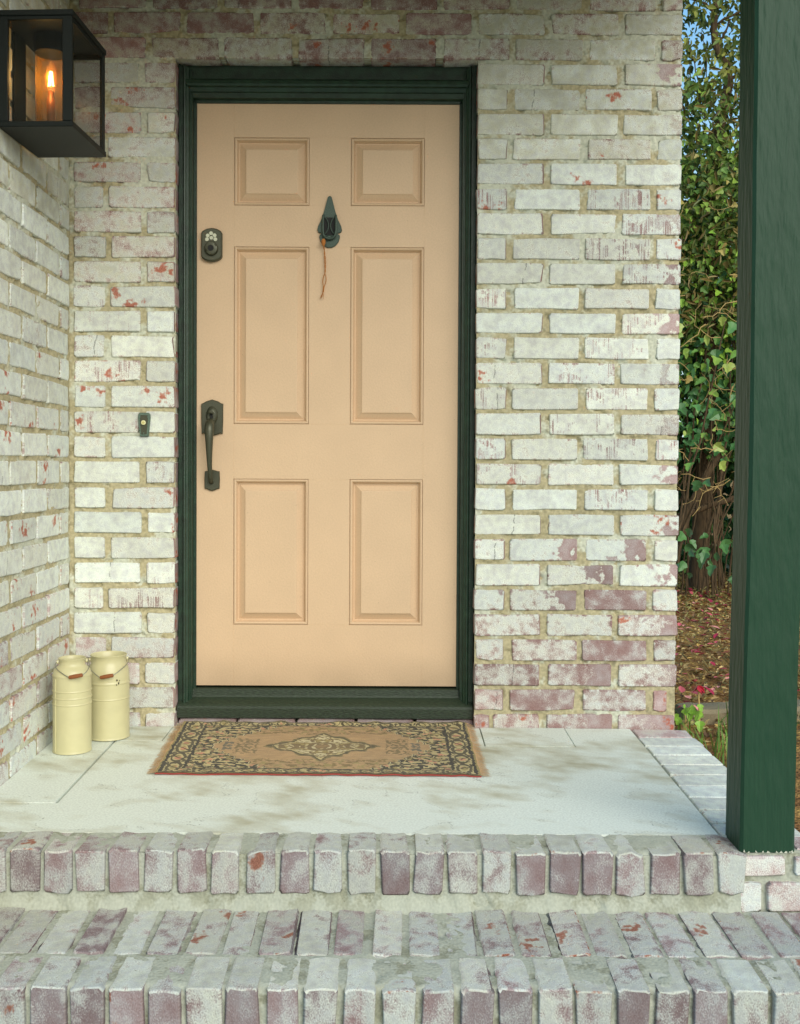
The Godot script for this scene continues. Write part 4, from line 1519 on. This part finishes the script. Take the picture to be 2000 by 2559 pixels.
	halo.transparency = BaseMaterial3D.TRANSPARENCY_ALPHA
	var l := OmniLight3D.new()
	l.name = "bulb_light"
	l.light_color = Color(1.0, 0.80, 0.48)
	l.light_energy = 0.014
	l.light_size = 0.012
	l.omni_range = 6.0
	l.omni_attenuation = 2.0
	l.shadow_enabled = true
	l.position = c + Vector3(0, 0.186, 0.024)
	o.add_child(l)

# ------------------------------------------------------------------ milk cans
func can(label: String, at: Vector3, r: float, prof: Array, ears: float, neck_r: float, grip_at: Vector3, sway: float) -> void:
	var o := thing("milk_can", label, "milk can", at, "cream milk cans in the corner")
	var mb := MB.new()
	mb.lathe(Vector3.ZERO, prof, 56)
	part(o, "body", mb.mesh(), M.cream)
	var sm4 := MB.new()
	sm4.box(Vector3(-0.0022, 0.006, r - 0.001), Vector3(0.0022, (0.231 if ears > 0.27 else 0.174), r + 0.0020), 0.0006)
	var se := part(o, "seam", sm4.mesh(), M.cream)
	se.rotation.y = -0.72
	for s in [-1, 1]:
		var em := MB.new()
		em.tube(PackedVector3Array([Vector3(s * (neck_r - 0.001), ears, 0), Vector3(s * (neck_r + 0.005), ears, 0)]), PackedFloat32Array([0.006, 0.0055]), 12)
		var eo := part(o, "ear", em.mesh(), M.cream)
		eo.rotation.y = sway
	if label.contains("chipped"):
		var cm := MB.new()
		for q in [[0.64, 0.196, 0.0042], [0.72, 0.186, 0.0050], [0.62, 0.181, 0.0030], [0.76, 0.193, 0.0024]]:
			var n := Vector3(sin(q[0]), 0.0, cos(q[0]))
			var side := Vector3(n.z, 0, -n.x)
			var mid: Vector3 = n * (r + 0.0031) + Vector3(0, q[1], 0)
			var ring := []
			for k in 7:
				var an := TAU * k / 7.0
				ring.push_back(mid + (side * cos(an) * 0.6 + Vector3.UP * sin(an)) * q[2] * rng.randf_range(0.6, 1.2))
			for k in 7:
				cm.tri(mid, ring[k], ring[(k + 1) % 7], n)
		part(o, "chip", cm.mesh(), plain(S(58, 50, 40), 0.8))
	# wire bail fallen forward with its wooden grip
	var a := Vector3(-neck_r - 0.004, ears, 0).rotated(Vector3.UP, sway)
	var b := Vector3(neck_r + 0.004, ears, 0).rotated(Vector3.UP, sway)
	var g0 := grip_at - Vector3(0.021, 0.004, 0)
	var g1 := grip_at + Vector3(0.021, 0.004, 0)
	for side in [[a, g0], [b, g1]]:
		var wm := MB.new()
		var bend: Vector3 = side[0] + (Vector3(-0.014, -0.012, 0.02) if side[0].x < 0 else Vector3(0.022, -0.006, 0.026))
		wm.tube(curve(side[0], bend, side[1] + (Vector3(-0.02, 0.012, 0) if side[0].x < 0 else Vector3(0.018, 0.012, 0.0)), side[1], 10), PackedFloat32Array([0.0013]), 6)
		part(o, "bail_wire", wm.mesh(), M.wire)
	var gm := MB.new()
	gm.tube(PackedVector3Array([g0, g0.lerp(g1, 0.04), g0.lerp(g1, 0.5), g0.lerp(g1, 0.96), g1]), PackedFloat32Array([0.0045, 0.0058, 0.0066, 0.0058, 0.0045]), 12)
	part(o, "grip", gm.mesh(), M.grip)

func cans() -> void:
	var band := func(r: float, y: float) -> Array:
		return [Vector2(r, y - 0.0034), Vector2(r, y - 0.0022), Vector2(r + 0.0020, y - 0.0007), Vector2(r + 0.0020, y + 0.0007), Vector2(r, y + 0.0022), Vector2(r, y + 0.0034)]
	var r := 0.0585
	var p := [Vector2(0.0, 0.004), Vector2(r - 0.002, 0.0), Vector2(r + 0.0012, 0.001), Vector2(r + 0.001, 0.004), Vector2(r, 0.006), Vector2(r, 0.008)]
	p.append_array([Vector2(r, 0.10)])
	for y in [0.151, 0.171, 0.192]:
		p.append_array(band.call(r, y))
	p.append_array([Vector2(r, 0.2335), Vector2(r, 0.235), Vector2(r + 0.0018, 0.238), Vector2(r - 0.0005, 0.243), Vector2(r - 0.0025, 0.2505), Vector2(r - 0.0065, 0.2580), Vector2(r - 0.0125, 0.2640), Vector2(0.0405, 0.2690), Vector2(0.0388, 0.2740), Vector2(0.0388, 0.283), Vector2(0.0415, 0.288), Vector2(0.0425, 0.291), Vector2(0.0405, 0.292), Vector2(0.0375, 0.289), Vector2(0.0370, 0.270), Vector2(0.048, 0.250), Vector2(r - 0.003, 0.236), Vector2(r - 0.003, 0.01), Vector2(0.0, 0.01)])
	can("taller slim cream enamel milk can in front, three ridges round it", Vector3(-0.996, -0.0045, 0.298), r, p, 0.280, 0.0415, Vector3(0.030, 0.245, 0.064), 0.35)
	r = 0.0665
	var q := [Vector2(0.0, 0.004), Vector2(r - 0.002, 0.0), Vector2(r + 0.0012, 0.001), Vector2(r + 0.001, 0.004), Vector2(r, 0.006), Vector2(r, 0.008), Vector2(r, 0.09)]
	for y in [0.131]:
		q.append_array(band.call(r, y))
	q.append_array([Vector2(r, 0.1765), Vector2(r, 0.178), Vector2(r + 0.002, 0.181), Vector2(r + 0.002, 0.184), Vector2(r, 0.187), Vector2(r - 0.0001, 0.1885), Vector2(r - 0.0005, 0.205), Vector2(r - 0.002, 0.218), Vector2(r - 0.0048, 0.2290), Vector2(0.0585, 0.2385), Vector2(0.0555, 0.2460), Vector2(0.0550, 0.262), Vector2(0.058, 0.267), Vector2(0.059, 0.270), Vector2(0.057, 0.2715), Vector2(0.0535, 0.268), Vector2(0.0530, 0.240), Vector2(r - 0.004, 0.20), Vector2(r - 0.004, 0.01), Vector2(0.0, 0.01)])
	can("wider cream enamel milk can at the back with a chipped shoulder", Vector3(-0.924, -0.0005, 0.137), r, q, 0.255, 0.0575, Vector3(0.014, 0.212, 0.078), 0.25)

# ------------------------------------------------------------------ rug
func rug() -> void:
	var o := thing("rug", "worn tan and black patterned rug with fringed ends before the door", "rug")
	var w := 1024
	var h := 600
	var col := PackedByteArray()
	col.resize(w * h * 3)
	var n1 := nbytes(w, w, 0.018, 501, 2)
	var n2 := nbytes(w, w, 0.045, 502, 2)
	var n3 := nbytes(w, w, 0.30, 503, 2)
	var n4 := nbytes(w, w, 0.030, 504, 1)
	var n5 := nbytes(w, w, 0.015, 505, 2)
	var tan_ := Vector3(183, 151, 110)
	var bei := Vector3(196, 182, 132)
	var drk := Vector3(54, 51, 42)
	var pnk := Vector3(206, 142, 114)
	var olv := Vector3(160, 144, 92)
	var wht := Vector3(208, 198, 158)
	for y in h:
		for x in w:
			var wob := (n2[y * w + x] / 255.0 - 0.5) * 0.018
			var u := (x + 0.5) / w + wob * 0.6
			var v := (y + 0.5) / h + wob
			var a := absf(u - 0.5) * 2.0
			var b := absf(v - 0.5) * 2.0
			# mirrored places in the noise, so that the pattern is symmetric
			var ix := int(a * 500.0) & 1023
			var iy := int(b * 290.0) & 1023
			var m1 := n1[iy * w + ix] / 255.0
			var m2 := n2[iy * w + ((ix + 333) & 1023)] / 255.0
			var m5 := n5[((iy * 2 + 200) & 1023) * w + ((ix + 77) & 1023)] / 255.0
			var m4 := n4[((iy + 500) & 1023) * w + ix] / 255.0
			var c := tan_
			var ea := (1.0 - a) * 0.49       # metres from the ends and from the long sides
			var eb := (1.0 - b) * 0.285
			if ea < 0.006 or eb < 0.004:
				c = olv
			elif ea < 0.012 or eb < 0.009:
				c = drk
			elif ea < 0.080 or eb < 0.040:
				# border: scrolls of leaves, wide at the ends and narrow along the sides
				var end := ea < 0.080 and ea / 0.080 < eb / 0.040
				var run := b * 0.285 if end else a * 0.49
				var half := 0.034 if end else 0.0155
				var ac := ((ea - 0.046) if end else (eb - 0.0245)) / half
				var per := 0.10 if end else 0.066
				var ph := (fposmod(run + 0.02, per) / per - 0.5) * per / half * 0.5
				var d := Vector2(ph, ac).length()
				c = bei
				if absf(ac) > 0.86:
					c = drk
				elif absf(d - 0.62) < 0.13 or absf(ac - sin(ph * 3.0) * 0.75) < 0.12 or (m2 > 0.63 and d > 0.7):
					c = drk.lerp(olv, 0.25)
				elif d < 0.32:
					c = pnk if m1 > 0.52 else olv
			elif ea < 0.086 or eb < 0.045:
				c = drk
			else:
				var stair := floorf(b * 10.0) / 10.0
				var lim := 0.73 - 0.40 * stair - 0.10 * stair * stair
				if a > lim:
					c = drk
					if m5 > 0.575:
						c = bei
						if m5 > 0.64 and m4 > 0.5:
							c = pnk
					elif m5 < 0.30:
						c = olv
					if m2 > 0.66:
						c = bei
				elif a > lim - 0.016:
					c = wht if (int(a * 140.0) % 2) == 0 else drk
				elif a > lim - 0.030 and b > 0.1:
					c = tan_.lerp(olv, 0.4)
				else:
					var md := a / 0.37 + b / 0.50 - 0.07 * cos(a * 46.0) * (1.0 if a < 0.33 else 0.0)
					if md < 1.0:
						c = wht
						var d0 := Vector2(a * 0.86, b * 0.5).length()
						if md > 0.91:
							c = drk.lerp(olv, 0.3)
						elif md > 0.80:
							c = bei if m2 > 0.47 else Vector3(128, 112, 76)
						elif m2 > 0.57 or absf(d0 - 0.075) < 0.014 or absf(Vector2(a * 0.86 - 0.19, b * 0.5).length() - 0.045) < 0.013:
							c = Vector3(124, 106, 72)
						elif m5 > 0.58:
							c = olv
						elif d0 < 0.045:
							c = Vector3(150, 122, 84)
					elif md < 1.07:
						c = olv.lerp(drk, 0.3)
					else:
						if b > 0.50 and b < 0.80 and (m2 > 0.55 or m5 > 0.62):
							c = Vector3(134, 114, 74) if m1 < 0.55 else olv
						if absf(a - 0.50) < 0.075 and b < 0.30 and m2 > 0.47:
							c = Vector3(126, 110, 76)
						if absf(a - 0.62) < 0.03 and b < 0.16 and m2 > 0.42:
							c = Vector3(108, 104, 88)
			var t := 0.84 + 0.30 * n3[y * w + x] / 255.0
			t *= 0.94 + 0.12 * n1[((y * 2) & 1023) * w + x] / 255.0
			if (y % 5) == 0:
				t *= 0.93
			var i := (y * w + x) * 3
			c = c.lerp(Vector3(176, 156, 112), 0.06 + 0.12 * m1)
			col[i] = clampi(int(c.x * t), 0, 255)
			col[i + 1] = clampi(int(c.y * t), 0, 255)
			col[i + 2] = clampi(int(c.z * t), 0, 255)
	var mat := plain(Color.WHITE, 0.95, 0.0, 0.2)
	mat.albedo_texture = tex(w, h, col)
	mat.rim_enabled = true
	mat.rim = 0.25
	bump(mat, tex(w, w, n3, Image.FORMAT_L8), 0.22)
	var f := noise(5.0, 77, 2)
	# corners: back left, back right, front right, front left
	var C := [Vector2(-0.708, -0.022), Vector2(0.258, -0.022), Vector2(0.262, 0.545), Vector2(-0.684, 0.540)]
	var mb := MB.new()
	var nx := 64
	var nz := 36
	var P := func(i: int, j: int) -> Vector3:
		var s := float(i) / nx
		var t := float(j) / nz
		var q: Vector2 = C[0].lerp(C[1], s).lerp(C[3].lerp(C[2], s), t)
		q.y += 0.004 * f.get_noise_2d(q.x * 3.0, t * 2.0 + 5.0)
		q.x += 0.004 * f.get_noise_2d(s * 2.0, q.y * 3.0 + 9.0)
		var lift := 0.0075 + 0.0035 * (f.get_noise_2d(q.x * 2.0, q.y * 2.0))
		if j <= 1:
			lift += 0.004 + 0.008 * maxf(0.0, f.get_noise_2d(q.x * 2.2, 40.0))
		return Vector3(q.x, maxf(floor_y(q.y), -0.011) + lift, q.y)
	for j in nz + 1:
		for i in nx + 1:
			var p: Vector3 = P.call(i, j)
			var px: Vector3 = P.call(mini(i + 1, nx), j) - P.call(maxi(i - 1, 0), j)
			var pz: Vector3 = P.call(i, mini(j + 1, nz)) - P.call(i, maxi(j - 1, 0))
			mb.vert(p, pz.cross(px).normalized(), Vector2(float(i) / nx, float(j) / nz))
	for j in nz:
		for i in nx:
			var a := j * (nx + 1) + i
			mb.face(a, a + 1, a + nx + 2)
			mb.face(a, a + nx + 2, a + nx + 1)
	part(o, "pile", mb.mesh(), mat)
	# red selvedge along the long sides
	var red := plain(S(150, 66, 58), 0.9)
	for j in [0, nz]:
		var path := PackedVector3Array()
		for i in nx + 1:
			path.push_back(P.call(i, j) + Vector3(0, -0.0035, 0.002 if j > 0 else -0.002))
		var e := MB.new()
		e.tube(path, PackedFloat32Array([0.0024]), 6)
		part(o, "selvedge", e.mesh(), red)
	# fringe
	var fm := plain(S(208, 170, 124), 0.95)
	for side in [0, nx]:
		var g := MB.new()
		for k in 210:
			var t := k / 209.0 * nz
			var j := mini(int(t), nz - 1)
			var p: Vector3 = P.call(side, j).lerp(P.call(side, j + 1), t - j)
			var d := -1.0 if side == 0 else 1.0
			var ln := rng.randf_range(0.020, 0.030)
			var dz := rng.randf_range(-0.004, 0.004)
			var q := Vector3(p.x + d * ln, floor_y(p.z) + 0.0015 + rng.randf_range(0, 0.002), p.z + dz)
			var wv := Vector3(0, 0, 0.0013)
			var mid := p.lerp(q, 0.5) + Vector3(0, -0.001, 0)
			g.quad(p - wv, p + wv, mid + wv, mid - wv, Vector3.UP)
			g.quad(mid - wv, mid + wv, q + wv * 0.6, q - wv * 0.6, Vector3.UP)
		var go := part(o, "fringe", g.mesh(), fm)
		go.set_meta("kind", "stuff")

# ------------------------------------------------------------------ doorbell, twine
func small_things() -> void:
	var d := thing("doorbell", "small verdigris doorbell plate with round cream button left of door", "doorbell", Vector3(-0.838, 1.0255, 0.0015))
	var mb := MB.new()
	mb.extrude(PackedVector2Array([Vector2(-0.014, -0.040), Vector2(0.014, -0.040), Vector2(0.0165, -0.02), Vector2(0.021, 0.022), Vector2(0.020, 0.034), Vector2(0.015, 0.040), Vector2(-0.015, 0.040), Vector2(-0.020, 0.034), Vector2(-0.021, 0.022), Vector2(-0.0165, -0.02)]), -0.004, 0.010, 0.003)
	part(d, "plate", mb.mesh(), M.verdigris)
	var inner := MB.new()
	inner.extrude(PackedVector2Array([Vector2(-0.009, -0.034), Vector2(0.009, -0.034), Vector2(0.014, 0.018), Vector2(0.012, 0.032), Vector2(-0.012, 0.032), Vector2(-0.014, 0.018)]), 0.006, 0.0115, 0.002)
	part(d, "face", inner.mesh(), M.bronze)
	var bt := MB.new()
	bt.tube(PackedVector3Array([Vector3(-0.001, 0.006, 0.010), Vector3(-0.001, 0.006, 0.0155), Vector3(-0.001, 0.006, 0.0175)]), PackedFloat32Array([0.0082, 0.008, 0.0062]), 20)
	part(d, "button", bt.mesh(), plain(S(226, 222, 170), 0.35))
	var ins := MB.new()
	ins.tube(PackedVector3Array([Vector3(-0.001, 0.006, 0.0168), Vector3(-0.001, 0.006, 0.0182)]), PackedFloat32Array([0.0045, 0.0040]), 16)
	part(d, "button_centre", ins.mesh(), plain(S(196, 186, 120), 0.4))
	var sc := MB.new()
	sc.tube(PackedVector3Array([Vector3(0, 0, 0.009), Vector3(0, 0, 0.0135)]), PackedFloat32Array([0.0030, 0.0024]), 10)
	var scm := sc.mesh()
	for q in [Vector3(-0.0135, 0.025, 0), Vector3(0.0135, 0.025, 0), Vector3(-0.0005, -0.029, 0)]:
		part(d, "screw", scm, M.verdigris, q)
	# twine that hangs from the knocker
	var t := thing("twine", "frayed orange twine hanging knotted from the door knocker", "string", Vector3(-0.2395, 1.66, -0.066))
	var knot := MB.new()
	knot.loft([ring_k(0.004, 0.008), ring_k(0.0075, 0.002), ring_k(0.007, -0.008), ring_k(0.003, -0.016)], true)
	part(t, "knot", knot.mesh(), M.twine)
	for k in 2:
		var path := PackedVector3Array()
		for i in 40:
			var s := i / 39.0
			var open := 0.0045 * sin(clampf((s - 0.62) / 0.26, 0.0, 1.0) * PI) + 0.0012 + 0.0012 * sin(clampf((s - 0.2) / 0.3, 0, 1) * PI)
			path.push_back(Vector3(0.0055 * sin(s * 3.4) + (1 if k else -1) * open * cos(s * 34.0) * (1.0 if s < 0.62 else 0.0) + (1 if k else -1) * open * (0.0 if s < 0.62 else 1.0), -0.008 - 0.165 * s, -0.012 * sm(0.0, 0.2, s) + (1 if k else -1) * 0.0012 * sin(s * 34.0)))
		var wm := MB.new()
		wm.tube(path, PackedFloat32Array([0.0014]), 6)
		part(t, "strand", wm.mesh(), M.twine)
	var end := MB.new()
	for i in 9:
		var p := Vector3(-0.002, -0.173, -0.012)
		var e := p + Vector3(rng.randf_range(-0.013, 0.003), -rng.randf_range(0.014, 0.026), rng.randf_range(-0.002, 0.004))
		end.tube(PackedVector3Array([p, p.lerp(e, 0.5) + Vector3(0.001, 0, 0), e]), PackedFloat32Array([0.0008, 0.0006, 0.0003]), 4)
	part(t, "frayed_end", end.mesh(), M.twine)

func ring_k(r: float, y: float) -> PackedVector3Array:
	var q := PackedVector3Array()
	for i in 10:
		var a := TAU * i / 10.0
		q.push_back(Vector3(cos(a) * r, y, sin(a) * r))
	return q

# ------------------------------------------------------------------ paint on the bricks
func paint_bricks() -> void:
	var W := COLS * SW
	var H := ROWS * SH
	var col := PackedByteArray()
	col.resize(W * H * 3)
	var hgt := PackedByteArray()
	hgt.resize(W * H)
	var n1 := nbytes(512, 512, 0.022, 601, 4)
	var n2 := nbytes(512, 512, 0.06, 602, 3)
	var n3 := nbytes(512, 512, 0.32, 603, 2)
	var stim := noise(0.16, 604, 3).get_seamless_image(512, 20)
	stim.convert(Image.FORMAT_L8)
	stim.resize(512, 512, Image.INTERPOLATE_CUBIC)
	var ns := stim.get_data()
	for k in mini(slots.size(), COLS * ROWS):
		var p: Dictionary = slots[k]
		var bx := (k % COLS) * SW
		var by := (k / COLS) * SH
		var o1 := rng.randi() & 511
		var o2 := rng.randi() & 511
		var o3 := rng.randi() & 511
		var o4 := rng.randi() & 511
		var cover: float = p.cover
		var blot: float = p.blot * 2.6
		var streak: float = p.streak
		var chips: float = p.chips
		var corner: float = p.corner
		var edge: float = p.edge
		var dirt: float = p.dirt
		var haze: float = p.haze
		var tone: float = rng.randf_range(0.93, 1.03) * p.get("age", 1.0)
		var aged: bool = p.get("age", 1.0) < 0.95
		var warm := rng.randf_range(-6.0, 6.0)
		var br := rng.randf_range(0.90, 1.08)
		var crack_x := rng.randf_range(30.0, 100.0) if p.crack else -99.0
		var spots := []
		if chips > 0.2:
			for q in (2 if rng.randf() < 0.35 else 1):
				spots.push_back([rng.randf_range(8.0, 120.0), rng.randf_range(4.0, 44.0), rng.randf_range(9.0, 26.0) * (0.55 + chips * 1.5), rng.randf_range(9.0, 20.0) * (0.55 + chips * 1.3)])
		for y in SH:
			crack_x += (n2[((y * 9 + o1) & 511) * 512 + o2] - 128) / 90.0
			var r1 := ((y + o1) & 511) * 512
			var r2 := ((y + o2) & 511) * 512
			var r3 := ((y * 2 + o3) & 511) * 512
			var rs := ((y + o4) & 511) * 512
			for x in SW:
				var b := n1[r1 + ((x + o2) & 511)] / 255.0 - 0.5
				var b2 := n2[r2 + ((x + o3) & 511)] / 255.0 - 0.5
				var g := n3[r3 + ((x * 2 + o1) & 511)] / 255.0 - 0.5
				var s := ns[rs + ((x * 2 + o4) & 511)] / 255.0
				var c := cover + blot * b * 0.55 + b2 * 0.30 + g * 0.42
				if streak > 0.0:
					var zone := clampf((b2 * 0.7 + n1[r2 + ((x + o4) & 511)] / 255.0 - 0.47) * 6.0, 0.0, 1.0)
					c -= streak * 0.60 * zone * clampf((s - 0.40) * 3.0, 0.0, 1.0)
				if corner > 0.0:
					c -= corner * clampf((x / 128.0 - 0.62 + b * 1.1 + b2 * 0.3) * 5.0, 0.0, 1.0)
				var e := minf(minf(x, SW - 1 - x) * 0.8, minf(y, SH - 1 - y))
				if e < 6.0:
					c += edge * (1.0 - e / 6.0) * (b2 * 3.4 - 0.25)
				var w := clampf((c - 0.36) / 0.34, 0.0, 1.0)
				var ch := 0.0
				for q in spots:
					var dx: float = (x - q[0]) / q[2]
					var dy: float = (y - q[1]) / q[3]
					ch = maxf(ch, clampf((b2 * 2.3 + g * 0.8 + b * 0.7 + s * 0.5 + 0.32 - sqrt(dx * dx + dy * dy)) * 2.4, 0.0, 1.0) * 0.78)
				if e < 3.0:
					ch = maxf(ch, clampf((b2 + 0.5 - (0.88 - chips * 1.1)) * 6.0, 0.0, 1.0) * 0.9)
				# bare brick, lime haze over it, paint on top
				var hz := clampf(haze * 0.75 + 0.12 + b * 1.0 + g * 0.6, 0.0, 1.0)
				var cr := lerpf(150.0, 184.0, hz) * br
				var cg := lerpf(116.0, 172.0, hz) * br
				var cb := lerpf(112.0, 172.0, hz) * br
				if aged:
					cr -= 2.0
					cg += 3.0
					cb += 6.0
				var thin := clampf(0.35 + b2 * 1.4 + b * 0.8, 0.0, 1.0)
				var dd := clampf(dirt * (0.55 + b * 1.6 - b2), 0.0, 1.0)
				var wr := lerpf(lerpf(230.0, 203.0, thin), 176.0, dd) + warm * 0.3
				var wg := lerpf(lerpf(237.0, 206.0, thin), 172.0, dd)
				var wb := lerpf(lerpf(227.0, 205.0, thin), 140.0, dd) - warm * 0.4
				cr = lerpf(cr, wr, w)
				cg = lerpf(cg, wg, w)
				cb = lerpf(cb, wb, w)
				cr = lerpf(cr, (172.0 if p.get("age", 1.0) > 0.95 else 156.0) + g * 70.0, ch)
				cg = lerpf(cg, 88.0 + g * 60.0, ch)
				cb = lerpf(cb, 66.0 + g * 50.0, ch)
				var t := tone * (1.0 + g * 0.20)
				var hv := 0.42 + 0.22 * w + 0.34 * g + 0.20 * b2 - 0.22 * ch
				if absf(x - crack_x) < 0.8 and b2 > -0.12:
					t *= 0.72
					hv -= 0.3
				var i := (by + y) * W + bx + x
				col[i * 3] = clampi(int(cr * t), 0, 255)
				col[i * 3 + 1] = clampi(int(cg * t), 0, 255)
				col[i * 3 + 2] = clampi(int(cb * t), 0, 255)
				hgt[i] = clampi(int(hv * 255.0), 0, 255)
	if slots.size() > COLS * ROWS:
		printerr("too many brick faces: ", slots.size())
	M.brick.albedo_texture = tex(W, H, col)
	bump(M.brick, tex(W, H, hgt, Image.FORMAT_L8), 0.34)
